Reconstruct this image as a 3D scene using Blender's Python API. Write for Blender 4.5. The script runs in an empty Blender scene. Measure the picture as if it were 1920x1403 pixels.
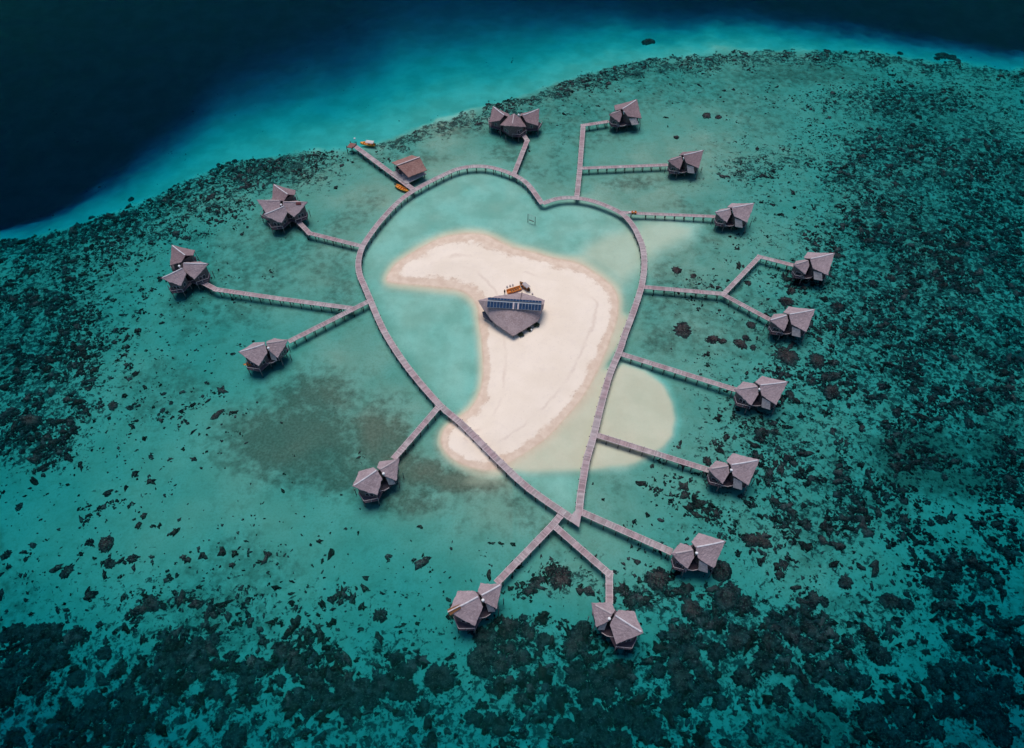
import bpy, bmesh, math, random
import numpy as np
from mathutils import Vector

# ------------------------------------------------------------------ camera, sky, sun, exposure
SC = bpy.context.scene
COL = SC.collection
R = math.radians
W0, H0 = 1920.0, 1403.0
FOC = 1400.0                      # focal length in photo pixels
PITCH = R(52.0)                   # camera looks down by this much
CAMH = 160.0
cam_d = bpy.data.cameras.new("camera")
cam = bpy.data.objects.new("camera", cam_d)
COL.objects.link(cam)
cam.location = (0, 0, CAMH)
cam.rotation_euler = (R(90) - PITCH, 0, 0)
cam_d.sensor_fit = 'HORIZONTAL'
cam_d.sensor_width = 36.0
cam_d.lens = 36.0 * FOC / W0
cam_d.clip_start = 1.0
cam_d.clip_end = 20000.0
SC.camera = cam

SUN_EL, SUN_AZ = R(70), R(-15)     # azimuth measured from +Y towards +X
world = bpy.data.worlds.new("World")
SC.world = world
world.use_nodes = True
wn = world.node_tree
sky = wn.nodes.new("ShaderNodeTexSky")
sky.sky_type = 'NISHITA'
sky.sun_disc = False
sky.sun_elevation = SUN_EL
sky.sun_rotation = SUN_AZ
sky.air_density = 1.0
sky.dust_density = 0.3
sky.ozone_density = 4.0
wn.links.new(sky.outputs[0], wn.nodes["Background"].inputs[0])
wn.nodes["Background"].inputs[1].default_value = 0.06
sun_d = bpy.data.lights.new("sun", 'SUN')
sun_d.energy = 1.5
sun_d.angle = R(34)
sun_d.color = (1.0, 0.90, 0.82)
sun = bpy.data.objects.new("sun", sun_d)
COL.objects.link(sun)
sdir = Vector((math.sin(SUN_AZ) * math.cos(SUN_EL), math.cos(SUN_AZ) * math.cos(SUN_EL), math.sin(SUN_EL)))
sun.rotation_euler = sdir.to_track_quat('Z', 'Y').to_euler()
sun.location = sdir * 400
SC.view_settings.view_transform = 'Standard'
SC.view_settings.look = 'None'
SC.view_settings.gamma = 1.0
SC.view_settings.exposure = 0.83
SC.cycles.max_bounces = 6
SC.cycles.transparent_max_bounces = 12
SC.cycles.caustics_reflective = False
SC.cycles.caustics_refractive = False

# ------------------------------------------------------------------ photo pixel <-> place
SP, CP = math.sin(PITCH), math.cos(PITCH)

def at(px, py, z=0.0):
    a = (px - W0 / 2) / FOC
    b = (py - H0 / 2) / FOC
    d = Vector((a, CP - b * SP, -SP - b * CP))
    t = (z - CAMH) / d.z
    return Vector((d.x * t, d.y * t, z))

def pix(x, y, z):
    dz = z - CAMH
    depth = y * CP - dz * SP
    vert = y * SP + dz * CP
    return W0 / 2 + FOC * x / depth, H0 / 2 - FOC * vert / depth

rng = np.random.default_rng(7)
random.seed(7)

# ------------------------------------------------------------------ value noise
def _hash(ix, iy, s):
    h = (ix.astype(np.int64) * 374761393 + iy.astype(np.int64) * 668265263 + s * 974634777) & 0xFFFFFFFF
    h = ((h ^ (h >> 13)) * 1274126177) & 0xFFFFFFFF
    return ((h ^ (h >> 16)) & 0xFFFFFF) / float(0xFFFFFF)

def vnoise(x, y, s=0):
    x = np.asarray(x, float); y = np.asarray(y, float)
    ix = np.floor(x); iy = np.floor(y)
    fx = x - ix; fy = y - iy
    fx = fx * fx * (3 - 2 * fx); fy = fy * fy * (3 - 2 * fy)
    a = _hash(ix, iy, s); b = _hash(ix + 1, iy, s); c = _hash(ix, iy + 1, s); d = _hash(ix + 1, iy + 1, s)
    return (a * (1 - fx) + b * fx) * (1 - fy) + (c * (1 - fx) + d * fx) * fy

def fbm(x, y, s=0, o=4):
    v = 0; a = 0.5; t = 0
    for k in range(o):
        v = v + a * vnoise(x * 2 ** k + 17.3 * k, y * 2 ** k - 9.1 * k, s + k); t += a; a *= 0.55
    return v / t

def sstep(a, b, x):
    t = np.clip((x - a) / (b - a), 0, 1)
    return t * t * (3 - 2 * t)

def poly_sd(px, py, poly):
    """signed distance (negative inside)"""
    P = np.array(poly, float); Q = np.roll(P, -1, 0)
    d = np.full(px.shape, 1e18); ins = np.zeros(px.shape, bool)
    for (ax, ay), (bx, by) in zip(P, Q):
        ex, ey = bx - ax, by - ay
        wx, wy = px - ax, py - ay
        t = np.clip((wx * ex + wy * ey) / (ex * ex + ey * ey), 0, 1)
        d = np.minimum(d, (wx - ex * t) ** 2 + (wy - ey * t) ** 2)
        if ay != by:
            c = ((ay > py) != (by > py)) & (px < ex * (py - ay) / ey + ax)
            ins ^= c
    d = np.sqrt(d)
    return np.where(ins, -d, d)

def catmull(pts, n=6, closed=False):
    P = [Vector(p) for p in pts]; out = []
    m = len(P)
    for i in range(m if closed else m - 1):
        p0 = P[(i - 1) % m] if closed or i > 0 else P[0]
        p1 = P[i]; p2 = P[(i + 1) % m]
        p3 = P[(i + 2) % m] if closed or i + 2 < m else P[-1]
        for k in range(n):
            t = k / n
            out.append(0.5 * ((2 * p1) + (p2 - p0) * t + (2 * p0 - 5 * p1 + 4 * p2 - p3) * t * t + (3 * p1 - p0 - 3 * p2 + p3) * t ** 3))
    if not closed:
        out.append(P[-1])
    return out

# ------------------------------------------------------------------ layout read off the photo
HEART_A = [(1016.5, 382), (990, 346), (964, 328.5), (924.5, 315), (891.7, 312), (859, 317), (826, 331), (780, 355), (749, 377), (719, 408),
           (697, 436), (679, 464), (672, 491), (674, 514), (683, 536), (694, 562), (710, 600), (730, 638), (767.5, 693), (823, 758),
           (868, 797), (934, 863), (982, 908), (1022, 938), (1056.5, 961.5), (1075, 974)]
HEART_B = [(1086, 966), (1088, 935), (1099, 867), (1113, 817), (1126.7, 761), (1143.4, 702), (1162, 657), (1171, 629), (1182, 600), (1193, 569),
           (1204, 532), (1208.3, 495), (1205.5, 466), (1199, 447), (1186, 422), (1166, 401), (1136, 386), (1105, 375.5), (1072, 371), (1044, 373), (1017, 382)]
ISLE = [(727, 528), (745, 500), (782, 474), (827, 452), (867, 444), (904, 445), (934, 456), (964, 469), (1001, 478), (1042, 489), (1079, 497),
        (1112, 515), (1142, 537), (1157, 559), (1157, 593), (1145, 634), (1131, 674), (1112, 715), (1086, 756), (1060, 786), (1023, 826), (986, 852),
        (956, 871), (934, 882), (904, 884), (868, 875), (842, 856), (829, 834), (834, 808), (860, 789), (882, 771), (899, 745), (906, 715), (907, 678),
        (904, 641), (900, 608), (895, 578), (880, 559), (856, 548), (819, 543), (778, 539), (745, 535)]
SHOAL = [(1120, 700), (1168, 684), (1210, 694), (1245, 720), (1266, 755), (1272, 790), (1265, 822), (1248, 845), (1215, 866), (1175, 880),
         (1120, 886), (1050, 889), (980, 889), (925, 886), (960, 860), (1060, 785), (1112, 722), (1142, 650), (1160, 596), (1182, 592), (1172, 640)]
SHALLOW = [(1070, 492), (1100, 458), (1140, 436), (1190, 424), (1205, 412), (1260, 410), (1310, 422), (1302, 452), (1255, 474), (1218, 492),
           (1196, 520), (1165, 545), (1110, 505)]
EDGE = [(-250, 470), (0, 447), (60, 438), (120, 424), (165, 410), (210, 398), (245, 385), (300, 365), (340, 348), (385, 322), (430, 302), (480, 297),
        (530, 290), (570, 283), (610, 284), (640, 280), (668, 277), (700, 275), (740, 258), (790, 240), (840, 226), (880, 212), (930, 197),
        (985, 178), (1040, 158), (1090, 143), (1140, 127), (1180, 117), (1240, 110), (1300, 107), (1345, 98), (1420, 94), (1480, 98), (1530, 91),
        (1600, 93), (1660, 98), (1720, 109), (1770, 114), (1830, 121), (1900, 127), (2150, 140)]
EW = [(-250, 14), (0, 26), (100, 34), (250, 56), (400, 78), (550, 90), (650, 102), (746, 120), (900, 104), (1050, 76), (1200, 52), (1400, 42), (1600, 31), (1750, 31), (1900, 24), (2150, 26)]
EX, EY = np.array(EDGE).T
WX, WY = np.array(EW).T

def interp_all(px, py, z=0.0):
    pass

# dark coral, thickened at the corners to add vignette-like darkening: (x, y, rx, ry, density)
CORAL = [(40, 560, 150, 150, .62), (70, 740, 170, 130, .74), (60, 830, 120, 60, .8), (220, 680, 120, 110, .45), (290, 760, 130, 70, .34), (170, 470, 200, 60, .6),
         (360, 370, 130, 50, .85), (560, 320, 90, 45, .8), (470, 330, 80, 45, .8), (250, 430, 140, 50, .75), (100, 480, 120, 60, .7),
         (240, 1300, 170, 90, 1.0), (100, 1350, 160, 90, .95), (90, 1220, 110, 60, .75), (350, 1200, 160, 60, .7), (60, 1090, 90, 60, .42), (200, 1130, 130, 60, .48), (420, 1290, 140, 80, .8), (520, 1370, 200, 70, .95),
         (560, 1230, 160, 80, .62), (420, 1125, 190, 55, .52), (740, 1230, 110, 70, .66), (700, 1330, 140, 80, .85), (620, 1390, 150, 50, .9),
         (1010, 1270, 130, 90, 1.05), (900, 1350, 220, 70, 1.0), (1150, 1310, 170, 100, 1.05), (1130, 1225, 90, 50, .9), (1230, 1120, 90, 60, .75), (1060, 1090, 90, 45, .6), (960, 1200, 90, 50, .72),
         (900, 1240, 60, 40, .7), (1300, 1210, 90, 90, .85), (1380, 1200, 110, 110, .9), (1330, 1330, 180, 90, 1.0), (1480, 1200, 110, 90, .85), (1560, 1240, 130, 80, .75), (1640, 1180, 160, 120, .66), (1800, 1120, 140, 160, .66),
         (1760, 1300, 190, 100, .66), (1540, 1340, 150, 80, .5), (1450, 1020, 80, 50, .55), (1560, 1010, 130, 70, .6), (1700, 960, 120, 70, .42), (1480, 930, 110, 50, .42), (1600, 880, 110, 60, .5), (1350, 860, 110, 40, .26),
         (1560, 700, 110, 70, .48), (1470, 670, 60, 30, .6), (1700, 620, 160, 140, .62), (1800, 500, 160, 150, .95), (1850, 700, 110, 120, .74), (1650, 760, 140, 70, .5), (1820, 820, 120, 80, .5),
         (1660, 420, 130, 100, .85), (1700, 300, 160, 90, .95), (1850, 330, 130, 160, .9), (1580, 330, 80, 70, .7), (1560, 240, 110, 60, .45), (1480, 300, 110, 50, .6), (1400, 320, 80, 40, .66), (1430, 370, 80, 40, .42), (1700, 190, 200, 50, .8),
         (1380, 190, 120, 60, .3), (1260, 170, 90, 40, .4), (1290, 540, 90, 45, .48), (1300, 640, 90, 45, .3), (1380, 640, 60, 40, .3), (1440, 530, 90, 40, .34), (1260, 480, 50, 30, .25), (1400, 780, 120, 50, .26),
         (1700, 600, 330, 430, .72), (1520, 880, 280, 330, .60), (1340, 700, 130, 330, .32), (1420, 300, 200, 160, .36), (1850, 250, 260, 260, .6), (300, 1230, 420, 190, .55), (1000, 1330, 700, 130, .7), (60, 620, 220, 260, .72), (1890, 620, 110, 560, .74), (1860, 1260, 220, 230, .66), (960, 1400, 1100, 70, .85), (60, 1350, 200, 120, .9), (700, 1200, 330, 90, .42),
         (740, 1120, 140, 70, .3), (900, 1060, 100, 50, .24), (1100, 1040, 90, 40, .36), (1260, 930, 140, 50, .22), (620, 1125, 200, 45, .44), (1300, 340, 50, 30, .4), (1120, 170, 90, 30, .4), (1060, 210, 80, 25, .4)]
# grey-green sea grass film: (x, y, rx, ry, strength)
GRASS = [(735, 830, 45, 60, .75), (720, 760, 70, 40, .45), (590, 745, 100, 55, .7), (550, 830, 150, 85, .85), (460, 790, 80, 60, .5), (700, 820, 45, 60, .85), (640, 890, 120, 50, .7), (740, 870, 50, 40, .9), (860, 905, 90, 22, .95), (790, 890, 60, 30, .9), (770, 940, 90, 40, .6), (660, 700, 60, 25, .3),
         (560, 490, 70, 30, .4), (520, 520, 80, 40, .35), (190, 510, 110, 40, .4), (460, 590, 90, 50, .3), (400, 620, 80, 30, .3), (1240, 640, 50, 40, .55), (1200, 590, 40, 30, .45), (1210, 550, 30, 40, .3),
         (1050, 320, 30, 40, .4), (1190, 345, 80, 18, .5), (1040, 290, 25, 25, .4), (1730, 850, 110, 50, .95), (1800, 900, 120, 40, .8), (1860, 840, 90, 60, .7), (1700, 890, 60, 30, .95), (900, 990, 120, 40, .3),
         (1500, 140, 200, 28, .6), (780, 300, 90, 22, .45), (870, 245, 90, 22, .5), (690, 300, 60, 18, .5), (520, 320, 110, 40, .5), (1530, 1370, 150, 70, .7), (1580, 1130, 110, 40, .4), (250, 1290, 140, 90, .35), (1000, 1310, 160, 80, .3),
         (1180, 1330, 180, 80, .3), (820, 345, 50, 14, .3), (1720, 450, 260, 260, .42), (1740, 230, 260, 90, .45), (120, 560, 220, 170, .36), (1640, 700, 200, 200, .28), (1800, 1150, 300, 300, .3)]

def gsum(px, py, L, pw=1.0):
    out = np.zeros(px.shape)
    for x, y, rx, ry, d in L:
        q = ((px - x) / (rx * 1.15)) ** 2 + ((py - y) / (ry * 1.15)) ** 2
        out = np.maximum(out, d * np.exp(-q ** pw))
    return out

def reef_band(px, py):
    """thick coral along the drop-off"""
    e = np.interp(px, EX, EY)
    wob = (fbm(px / 20, py / 20, 50) - .5) * 44
    s = py - e + wob
    wid = np.interp(px, [-250, 300, 400, 620, 660, 700, 900, 1150, 1400, 1920], [60, 50, 48, 40, 12, 26, 36, 30, 30, 32])
    up = sstep(-4, 4, s)
    band = up * (1 - sstep(wid * .3, wid * 1.9, s))
    am = np.interp(px, [-250, 300, 380, 600, 640, 690, 720, 900, 1300, 1920], [.75, .85, .9, .85, .2, .3, .75, .85, .8, .75])
    return band * am

isle_d = [tuple(v) for v in catmull([(x, y, 0) for x, y in ISLE], 4, True)]
ISLE_S = [(a, b) for a, b, c in isle_d]
HEART_POLY = HEART_A + HEART_B[1:-1]

def field(x, y):
    """height of the ground, coral density and sea grass for ground points"""
    yc = np.clip(y, -60, 900)
    px, py = pix(x, yc, -1.0)
    px = np.clip(px, -240, 2140); py = np.clip(py, -160, 1620)
    n1 = fbm(x / 22, y / 22, 3) - .5
    n2 = fbm(x / 6, y / 6, 11) - .5
    # optical path wanted through the water -> depth
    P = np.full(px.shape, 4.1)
    P = P + 1.7 * sstep(480, 0, px) + 1.6 * sstep(250, -50, px) + 4.2 * sstep(960, 1420, py) + 1.6 * sstep(1250, 1420, py) + 2.6 * sstep(1380, 1920, px) + 3.6 * sstep(1560, 1960, px) * sstep(700, 1300, py)  # bed sunk towards the frame edges to imitate lens vignette darkening
    P = P + 3.0 * sstep(700, 100, px) * sstep(1060, 1400, py)  # lower corner sunk further for the same vignette
    n0 = fbm(x / 60, y / 60, 5) - .5
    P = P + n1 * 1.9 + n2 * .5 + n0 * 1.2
    sh = poly_sd(px, py, HEART_POLY)
    P = P - 1.5 * np.minimum(gsum(px, py, GRASS), .9) * (px < 960) * (py > 660)
    lag = sstep(14, -30, sh)
    P = P * (1 - lag) + (2.0 + n1 * .3) * lag
    near = sstep(330, 0, np.abs(sh)) * (1 - lag)
    P = P - near * 1.8
    P = P - 1.1 * np.exp(-((px - 1330) / 190) ** 2 - ((py - 250) / 110) ** 2) - .8 * np.exp(-((px - 1360) / 130) ** 2 - ((py - 640) / 260) ** 2)
    s2 = poly_sd(px, py, SHALLOW)
    k = sstep(16, -26, s2 + n1 * 10)
    P = P * (1 - k) + .95 * k
    s1 = poly_sd(px, py, SHOAL) + n2 * 7 + n1 * 6
    soft = np.interp(px, [1180, 1250], [12, 5])
    k = sstep(soft, -10, s1)
    P = P * (1 - k) + (.46 + n1 * .5 + n2 * .15) * k
    P = P + 2.2 * sstep(70, 0, py - np.interp(px, EX, EY)) * sstep(640, 300, px)
    # drop-off
    e = np.interp(px, EX, EY); w = np.interp(px, WX, WY)
    s = e - py + n2 * 12 + n1 * 22 + (fbm(x / 2.5, y / 2.5, 15, 2) - .5) * 7
    t = s / w
    ol = np.interp(px, [300, 500, 700, 1300, 1600, 1900], [9.0, 6.6, 4.8, 4.8, 8.8, 11.0])
    ol = np.where(px < 300, np.interp(px, [0, 300], [14.0, 9.0]), ol)
    slope = ol + 1.5 * np.clip(t, 0, 1) + 10 * sstep(.15, 1.7, t) + 42 * sstep(.9, 3.4, t)
    P = np.where(s > -6, P + (slope - P) * sstep(-6, 8, s), P)
    el = np.arctan2(CAMH, np.hypot(x, np.maximum(yc, 20)))
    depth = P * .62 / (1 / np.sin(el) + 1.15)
    # the dry sandbar
    di = poly_sd(px, py, ISLE_S) + n2 * 3.5
    h_in = .03 + .24 * sstep(0, 17, -di) + .5 * sstep(14, 60, -di) + .35 * sstep(40, 110, -di) + n1 * .10
    beach = sstep(22, -2, di)
    z = -depth
    zout = np.minimum(-.02, z * (1 - beach) - .05 * beach)
    z = np.where(di < 0, h_in + (zout * 0), np.where(di < 24, zout, z))
    z = np.where((di < 4) & (di > -4), h_in * sstep(4, -4, di) + zout * (1 - sstep(4, -4, di)), z)
    # bare places
    clear = sstep(-2, 26, sh) * sstep(-2, 14, s1) * sstep(-14, 20, s2)
    co = gsum(px, py, CORAL, 1.0)
    co = np.maximum(co * clear, reef_band(px, py))
    co = co * sstep(10, -2, s)
    co = np.minimum(co, np.interp(py, [1050, 1220], [.9, .62]))
    gr = gsum(px, py, GRASS, 1.0) * sstep(4, 22, np.maximum(sh, 0) + np.where(py > 860, 30, 0)) * sstep(-2, 12, s1) * sstep(6, 22, di)
    gr = np.maximum(gr, (.16 + .5 * sstep(.5, .68, fbm(x / 30, y / 30, 63)) * .5) * clear)
    gr = gr * sstep(12, -4, s)
    silt = np.clip(sstep(-40, 30, sh) * sstep(-2, 14, s1) * sstep(-14, 20, s2), 0, 1) * sstep(-4, 10, py - np.interp(px, EX, EY))
    global SILT
    SILT = silt
    return z, co, gr

# ------------------------------------------------------------------ material helpers
def mat(name):
    m = bpy.data.materials.new(name); m.use_nodes = True
    nt = m.node_tree
    b = nt.nodes["Principled BSDF"]
    return m, nt, b

def N(nt, kind, **kw):
    n = nt.nodes.new(kind)
    for k, v in kw.items():
        if isinstance(k, str) and k.startswith("i_"):
            n.inputs[k[2:].replace("_", " ")].default_value = v
        else:
            setattr(n, k, v)
    return n

def mixc(nt, fac, a, b, blend='MIX'):
    n = nt.nodes.new("ShaderNodeMix"); n.data_type = 'RGBA'; n.blend_type = blend
    for sock, v in ((n.inputs[0], fac), (n.inputs[6], a), (n.inputs[7], b)):
        if hasattr(v, "links") or hasattr(v, "is_output"):
            nt.links.new(v, sock)
        elif isinstance(v, (int, float)):
            sock.default_value = v
        else:
            sock.default_value = (*v, 1.0)
    return n.outputs[2]

def mth(nt, op, a, b=None, clamp=False):
    n = nt.nodes.new("ShaderNodeMath"); n.operation = op; n.use_clamp = clamp
    for sock, v in ((n.inputs[0], a), (n.inputs[1], b)):
        if v is None: continue
        if hasattr(v, "is_output"): nt.links.new(v, sock)
        else: sock.default_value = v
    return n.outputs[0]

def ramp01(nt, v, a, b):
    n = nt.nodes.new("ShaderNodeMapRange"); n.interpolation_type = 'SMOOTHSTEP'
    nt.links.new(v, n.inputs[0])
    n.inputs[1].default_value = a; n.inputs[2].default_value = b
    n.inputs[3].default_value = 0; n.inputs[4].default_value = 1
    return n.outputs[0]

def noise(nt, scale, detail=4, rough=.55, vec=None, dist=0.0):
    n = nt.nodes.new("ShaderNodeTexNoise")
    n.inputs["Scale"].default_value = scale; n.inputs["Detail"].default_value = detail
    n.inputs["Roughness"].default_value = rough; n.inputs["Distortion"].default_value = dist
    if vec is not None: nt.links.new(vec, n.inputs["Vector"])
    return n.outputs[0]

def objco(nt, scale=None):
    t = nt.nodes.new("ShaderNodeTexCoord")
    v = t.outputs["Object"]
    if scale:
        m = nt.nodes.new("ShaderNodeMapping"); nt.links.new(v, m.inputs[0]); m.inputs["Scale"].default_value = scale
        v = m.outputs[0]
    return v

def bump(nt, h, strength, dist, bsdf):
    b = nt.nodes.new("ShaderNodeBump"); b.inputs["Strength"].default_value = strength; b.inputs["Distance"].default_value = dist
    nt.links.new(h, b.inputs["Height"]); nt.links.new(b.outputs[0], bsdf.inputs["Normal"])

def attr(nt, name):
    a = nt.nodes.new("ShaderNodeAttribute"); a.attribute_name = name
    return a.outputs["Fac"]

# ground: sand, coral rubble and sea grass
def ground_material():
    m, nt, b = mat("reef_sand")
    g = nt.nodes.new("ShaderNodeNewGeometry")
    pos = g.outputs["Position"]
    sx = nt.nodes.new("ShaderNodeSeparateXYZ"); nt.links.new(pos, sx.inputs[0])
    z = sx.outputs[2]
    nA = noise(nt, .10, 5, .6, pos); nB = noise(nt, .45, 5, .62, pos); nC = noise(nt, 1.5, 4, .65, pos)
    nF = noise(nt, 1.9, 3, .7, pos)
    under = mixc(nt, ramp01(nt, nA, .35, .65), (.62, .55, .43), (.78, .69, .56))
    sm = mth(nt, 'ADD', mth(nt, 'MULTIPLY', attr(nt, 'silt'), .8), .2)
    under = mixc(nt, mth(nt, 'MULTIPLY', mth(nt, 'MULTIPLY', ramp01(nt, nB, .45, .68), .45), sm), under, (.40, .35, .24))
    under = mixc(nt, mth(nt, 'MULTIPLY', mth(nt, 'MULTIPLY', ramp01(nt, nF, .48, .62), .38), sm), under, (.36, .31, .22))
    under = mixc(nt, mth(nt, 'MULTIPLY', attr(nt, 'silt'), .62), under, (.40, .33, .245))
    # sea grass film
    gr = attr(nt, "grass")
    gm = mth(nt, 'ADD', gr, mth(nt, 'MULTIPLY', mth(nt, 'SUBTRACT', nB, .5), 1.1))
    gm = mth(nt, 'MULTIPLY', ramp01(nt, gm, .18, .72), mth(nt, 'MINIMUM', mth(nt, 'MULTIPLY', gr, 2.2), 1.0))
    grass = mixc(nt, ramp01(nt, nC, .35, .65), (.15, .10, .072), (.25, .17, .125))
    under = mixc(nt, mth(nt, 'MULTIPLY', gm, .86), under, grass)
    # low coral rubble
    co = attr(nt, "coral")
    nD = mth(nt, 'ADD', mth(nt, 'MULTIPLY', noise(nt, .62, 5, .70, pos, .5), .72), mth(nt, 'MULTIPLY', noise(nt, 1.7, 3, .65, pos), .28))
    cm = mth(nt, 'ADD', mth(nt, 'MULTIPLY', mth(nt, 'MINIMUM', co, .70), .30), mth(nt, 'MULTIPLY', nD, 1.0))
    cmask = mth(nt, 'MULTIPLY', ramp01(nt, cm, .66, .74), mth(nt, 'MINIMUM', mth(nt, 'MULTIPLY', co, 4.0), 1.0))
    rub = mixc(nt, ramp01(nt, nC, .35, .65), (.034, .020, .024), (.095, .058, .056))
    under = mixc(nt, mth(nt, 'MULTIPLY', cmask, .9), under, rub)
    under = mixc(nt, mth(nt, 'MULTIPLY', ramp01(nt, z, -.38, -.16), .55), under, (.86, .68, .50))
    # dry and damp sand
    dry = mixc(nt, ramp01(nt, nA, .3, .7), (.84, .72, .575), (.90, .78, .64))
    dry = mixc(nt, mth(nt, 'MULTIPLY', ramp01(nt, nB, .5, .75), .35), dry, (.76, .65, .55))
    nfoot = noise(nt, 2.2, 3, .6, pos)
    dry = mixc(nt, mth(nt, 'MULTIPLY', ramp01(nt, nfoot, .58, .72), .3), dry, (.60, .50, .42))
    zz = mth(nt, 'ADD', mth(nt, 'ADD', z, mth(nt, 'MULTIPLY', mth(nt, 'SUBTRACT', nB, .5), .16)), mth(nt, 'MULTIPLY', mth(nt, 'SUBTRACT', nA, .5), .42))
    damp = mixc(nt, ramp01(nt, nB, .3, .7), (.67, .51, .385), (.78, .63, .49))
    land = mixc(nt, ramp01(nt, zz, .19, .28), damp, dry)
    # strand line of debris
    strand = mth(nt, 'MULTIPLY', mth(nt, 'SUBTRACT', 1.0, mth(nt, 'MULTIPLY', mth(nt, 'ABSOLUTE', mth(nt, 'SUBTRACT', zz, .24)), 26.0), True), ramp01(nt, nC, .45, .7))
    land = mixc(nt, mth(nt, 'MULTIPLY', strand, .6), land, (.44, .29, .20))
    st2 = mth(nt, 'MULTIPLY', mth(nt, 'SUBTRACT', 1.0, mth(nt, 'MULTIPLY', mth(nt, 'ABSOLUTE', mth(nt, 'SUBTRACT', zz, .60)), 14.0), True), ramp01(nt, nA, .42, .62))
    land = mixc(nt, mth(nt, 'MULTIPLY', st2, .45), land, (.62, .48, .38))
    col = mixc(nt, ramp01(nt, z, -.11, .0), under, land)
    nt.links.new(col, b.inputs["Base Color"])
    b.inputs["Roughness"].default_value = .95
    b.inputs["Specular IOR Level"].default_value = .15
    h = mth(nt, 'ADD', mth(nt, 'MULTIPLY', cmask, 1.0), mth(nt, 'MULTIPLY', nC, .25))
    bump(nt, h, .5, .25, b)
    return m

def water_material():
    m = bpy.data.materials.new("sea_water"); m.use_nodes = True
    nt = m.node_tree
    nt.nodes.clear()
    out = nt.nodes.new("ShaderNodeOutputMaterial")
    tr = nt.nodes.new("ShaderNodeBsdfTransparent")
    gl = nt.nodes.new("ShaderNodeBsdfGlossy"); gl.inputs["Roughness"].default_value = .12; gl.inputs["Color"].default_value = (.03, .38, .30, 1)
    fr = nt.nodes.new("ShaderNodeFresnel"); fr.inputs["IOR"].default_value = 1.2
    mx = nt.nodes.new("ShaderNodeMixShader")
    co = objco(nt, (1, 1.6, 1))
    h = mth(nt, 'ADD', noise(nt, .55, 4, .6, co), mth(nt, 'MULTIPLY', noise(nt, 2.2, 2, .6, co), .35))
    bp = nt.nodes.new("ShaderNodeBump"); bp.inputs["Strength"].default_value = .55; bp.inputs["Distance"].default_value = .35
    nt.links.new(h, bp.inputs["Height"])
    nt.links.new(bp.outputs[0], gl.inputs["Normal"]); nt.links.new(bp.outputs[0], fr.inputs["Normal"])
    nt.links.new(fr.outputs[0], mx.inputs[0]); nt.links.new(tr.outputs[0], mx.inputs[1]); nt.links.new(gl.outputs[0], mx.inputs[2])
    nt.links.new(mx.outputs[0], out.inputs["Surface"])
    ab = nt.nodes.new("ShaderNodeVolumeAbsorption")
    ab.inputs["Color"].default_value = (.05, .852, .912, 1); ab.inputs["Density"].default_value = 1.0
    nt.links.new(ab.outputs[0], out.inputs["Volume"])
    return m

def simple(name, c, rough=.7, var=.12, scale=3.0, island=0.0, spec=.3, bumpy=0.0, metal=0.0):
    m, nt, b = mat(name)
    v = objco(nt)
    n = noise(nt, scale, 4, .6, v)
    lo = tuple(max(0, x * (1 - var)) for x in c); hi = tuple(min(1, x * (1 + var)) for x in c)
    col = mixc(nt, ramp01(nt, n, .3, .7), lo, hi)
    if island:
        g = nt.nodes.new("ShaderNodeNewGeometry")
        k = mth(nt, 'ADD', mth(nt, 'MULTIPLY', g.outputs["Random Per Island"], 2 * island), 1 - island)
        cb = nt.nodes.new("ShaderNodeCombineColor")
        for i in range(3): nt.links.new(k, cb.inputs[i])
        col = mixc(nt, 1.0, col, cb.outputs[0], 'MULTIPLY')
    nt.links.new(col, b.inputs["Base Color"])
    b.inputs["Roughness"].default_value = rough
    b.inputs["Specular IOR Level"].default_value = spec
    b.inputs["Metallic"].default_value = metal
    if bumpy: bump(nt, n, bumpy, .1, b)
    return m

def thatch_material(name, c1, c2, c3):
    m, nt, b = mat(name)
    g = nt.nodes.new("ShaderNodeNewGeometry")
    pos = g.outputs["Position"]
    mp = nt.nodes.new("ShaderNodeMapping"); nt.links.new(pos, mp.inputs[0]); mp.inputs["Scale"].default_value = (1, 1, 3.2)
    nA = noise(nt, .5, 4, .6, pos); nB = noise(nt, 1.6, 5, .7, mp.outputs[0]); nC = noise(nt, 3.4, 4, .75, mp.outputs[0])
    col = mixc(nt, ramp01(nt, nA, .35, .65), c1, c2)
    col = mixc(nt, mth(nt, 'MULTIPLY', ramp01(nt, nB, .45, .66), .75), col, c3)
    col = mixc(nt, mth(nt, 'MULTIPLY', ramp01(nt, nC, .5, .68), .55), col, tuple(x * .55 for x in c1))
    nt.links.new(col, b.inputs["Base Color"])
    b.inputs["Roughness"].default_value = .95; b.inputs["Specular IOR Level"].default_value = .1
    bump(nt, mth(nt, 'ADD', nB, mth(nt, 'MULTIPLY', nC, .6)), .6, .2, b)
    return m

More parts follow.
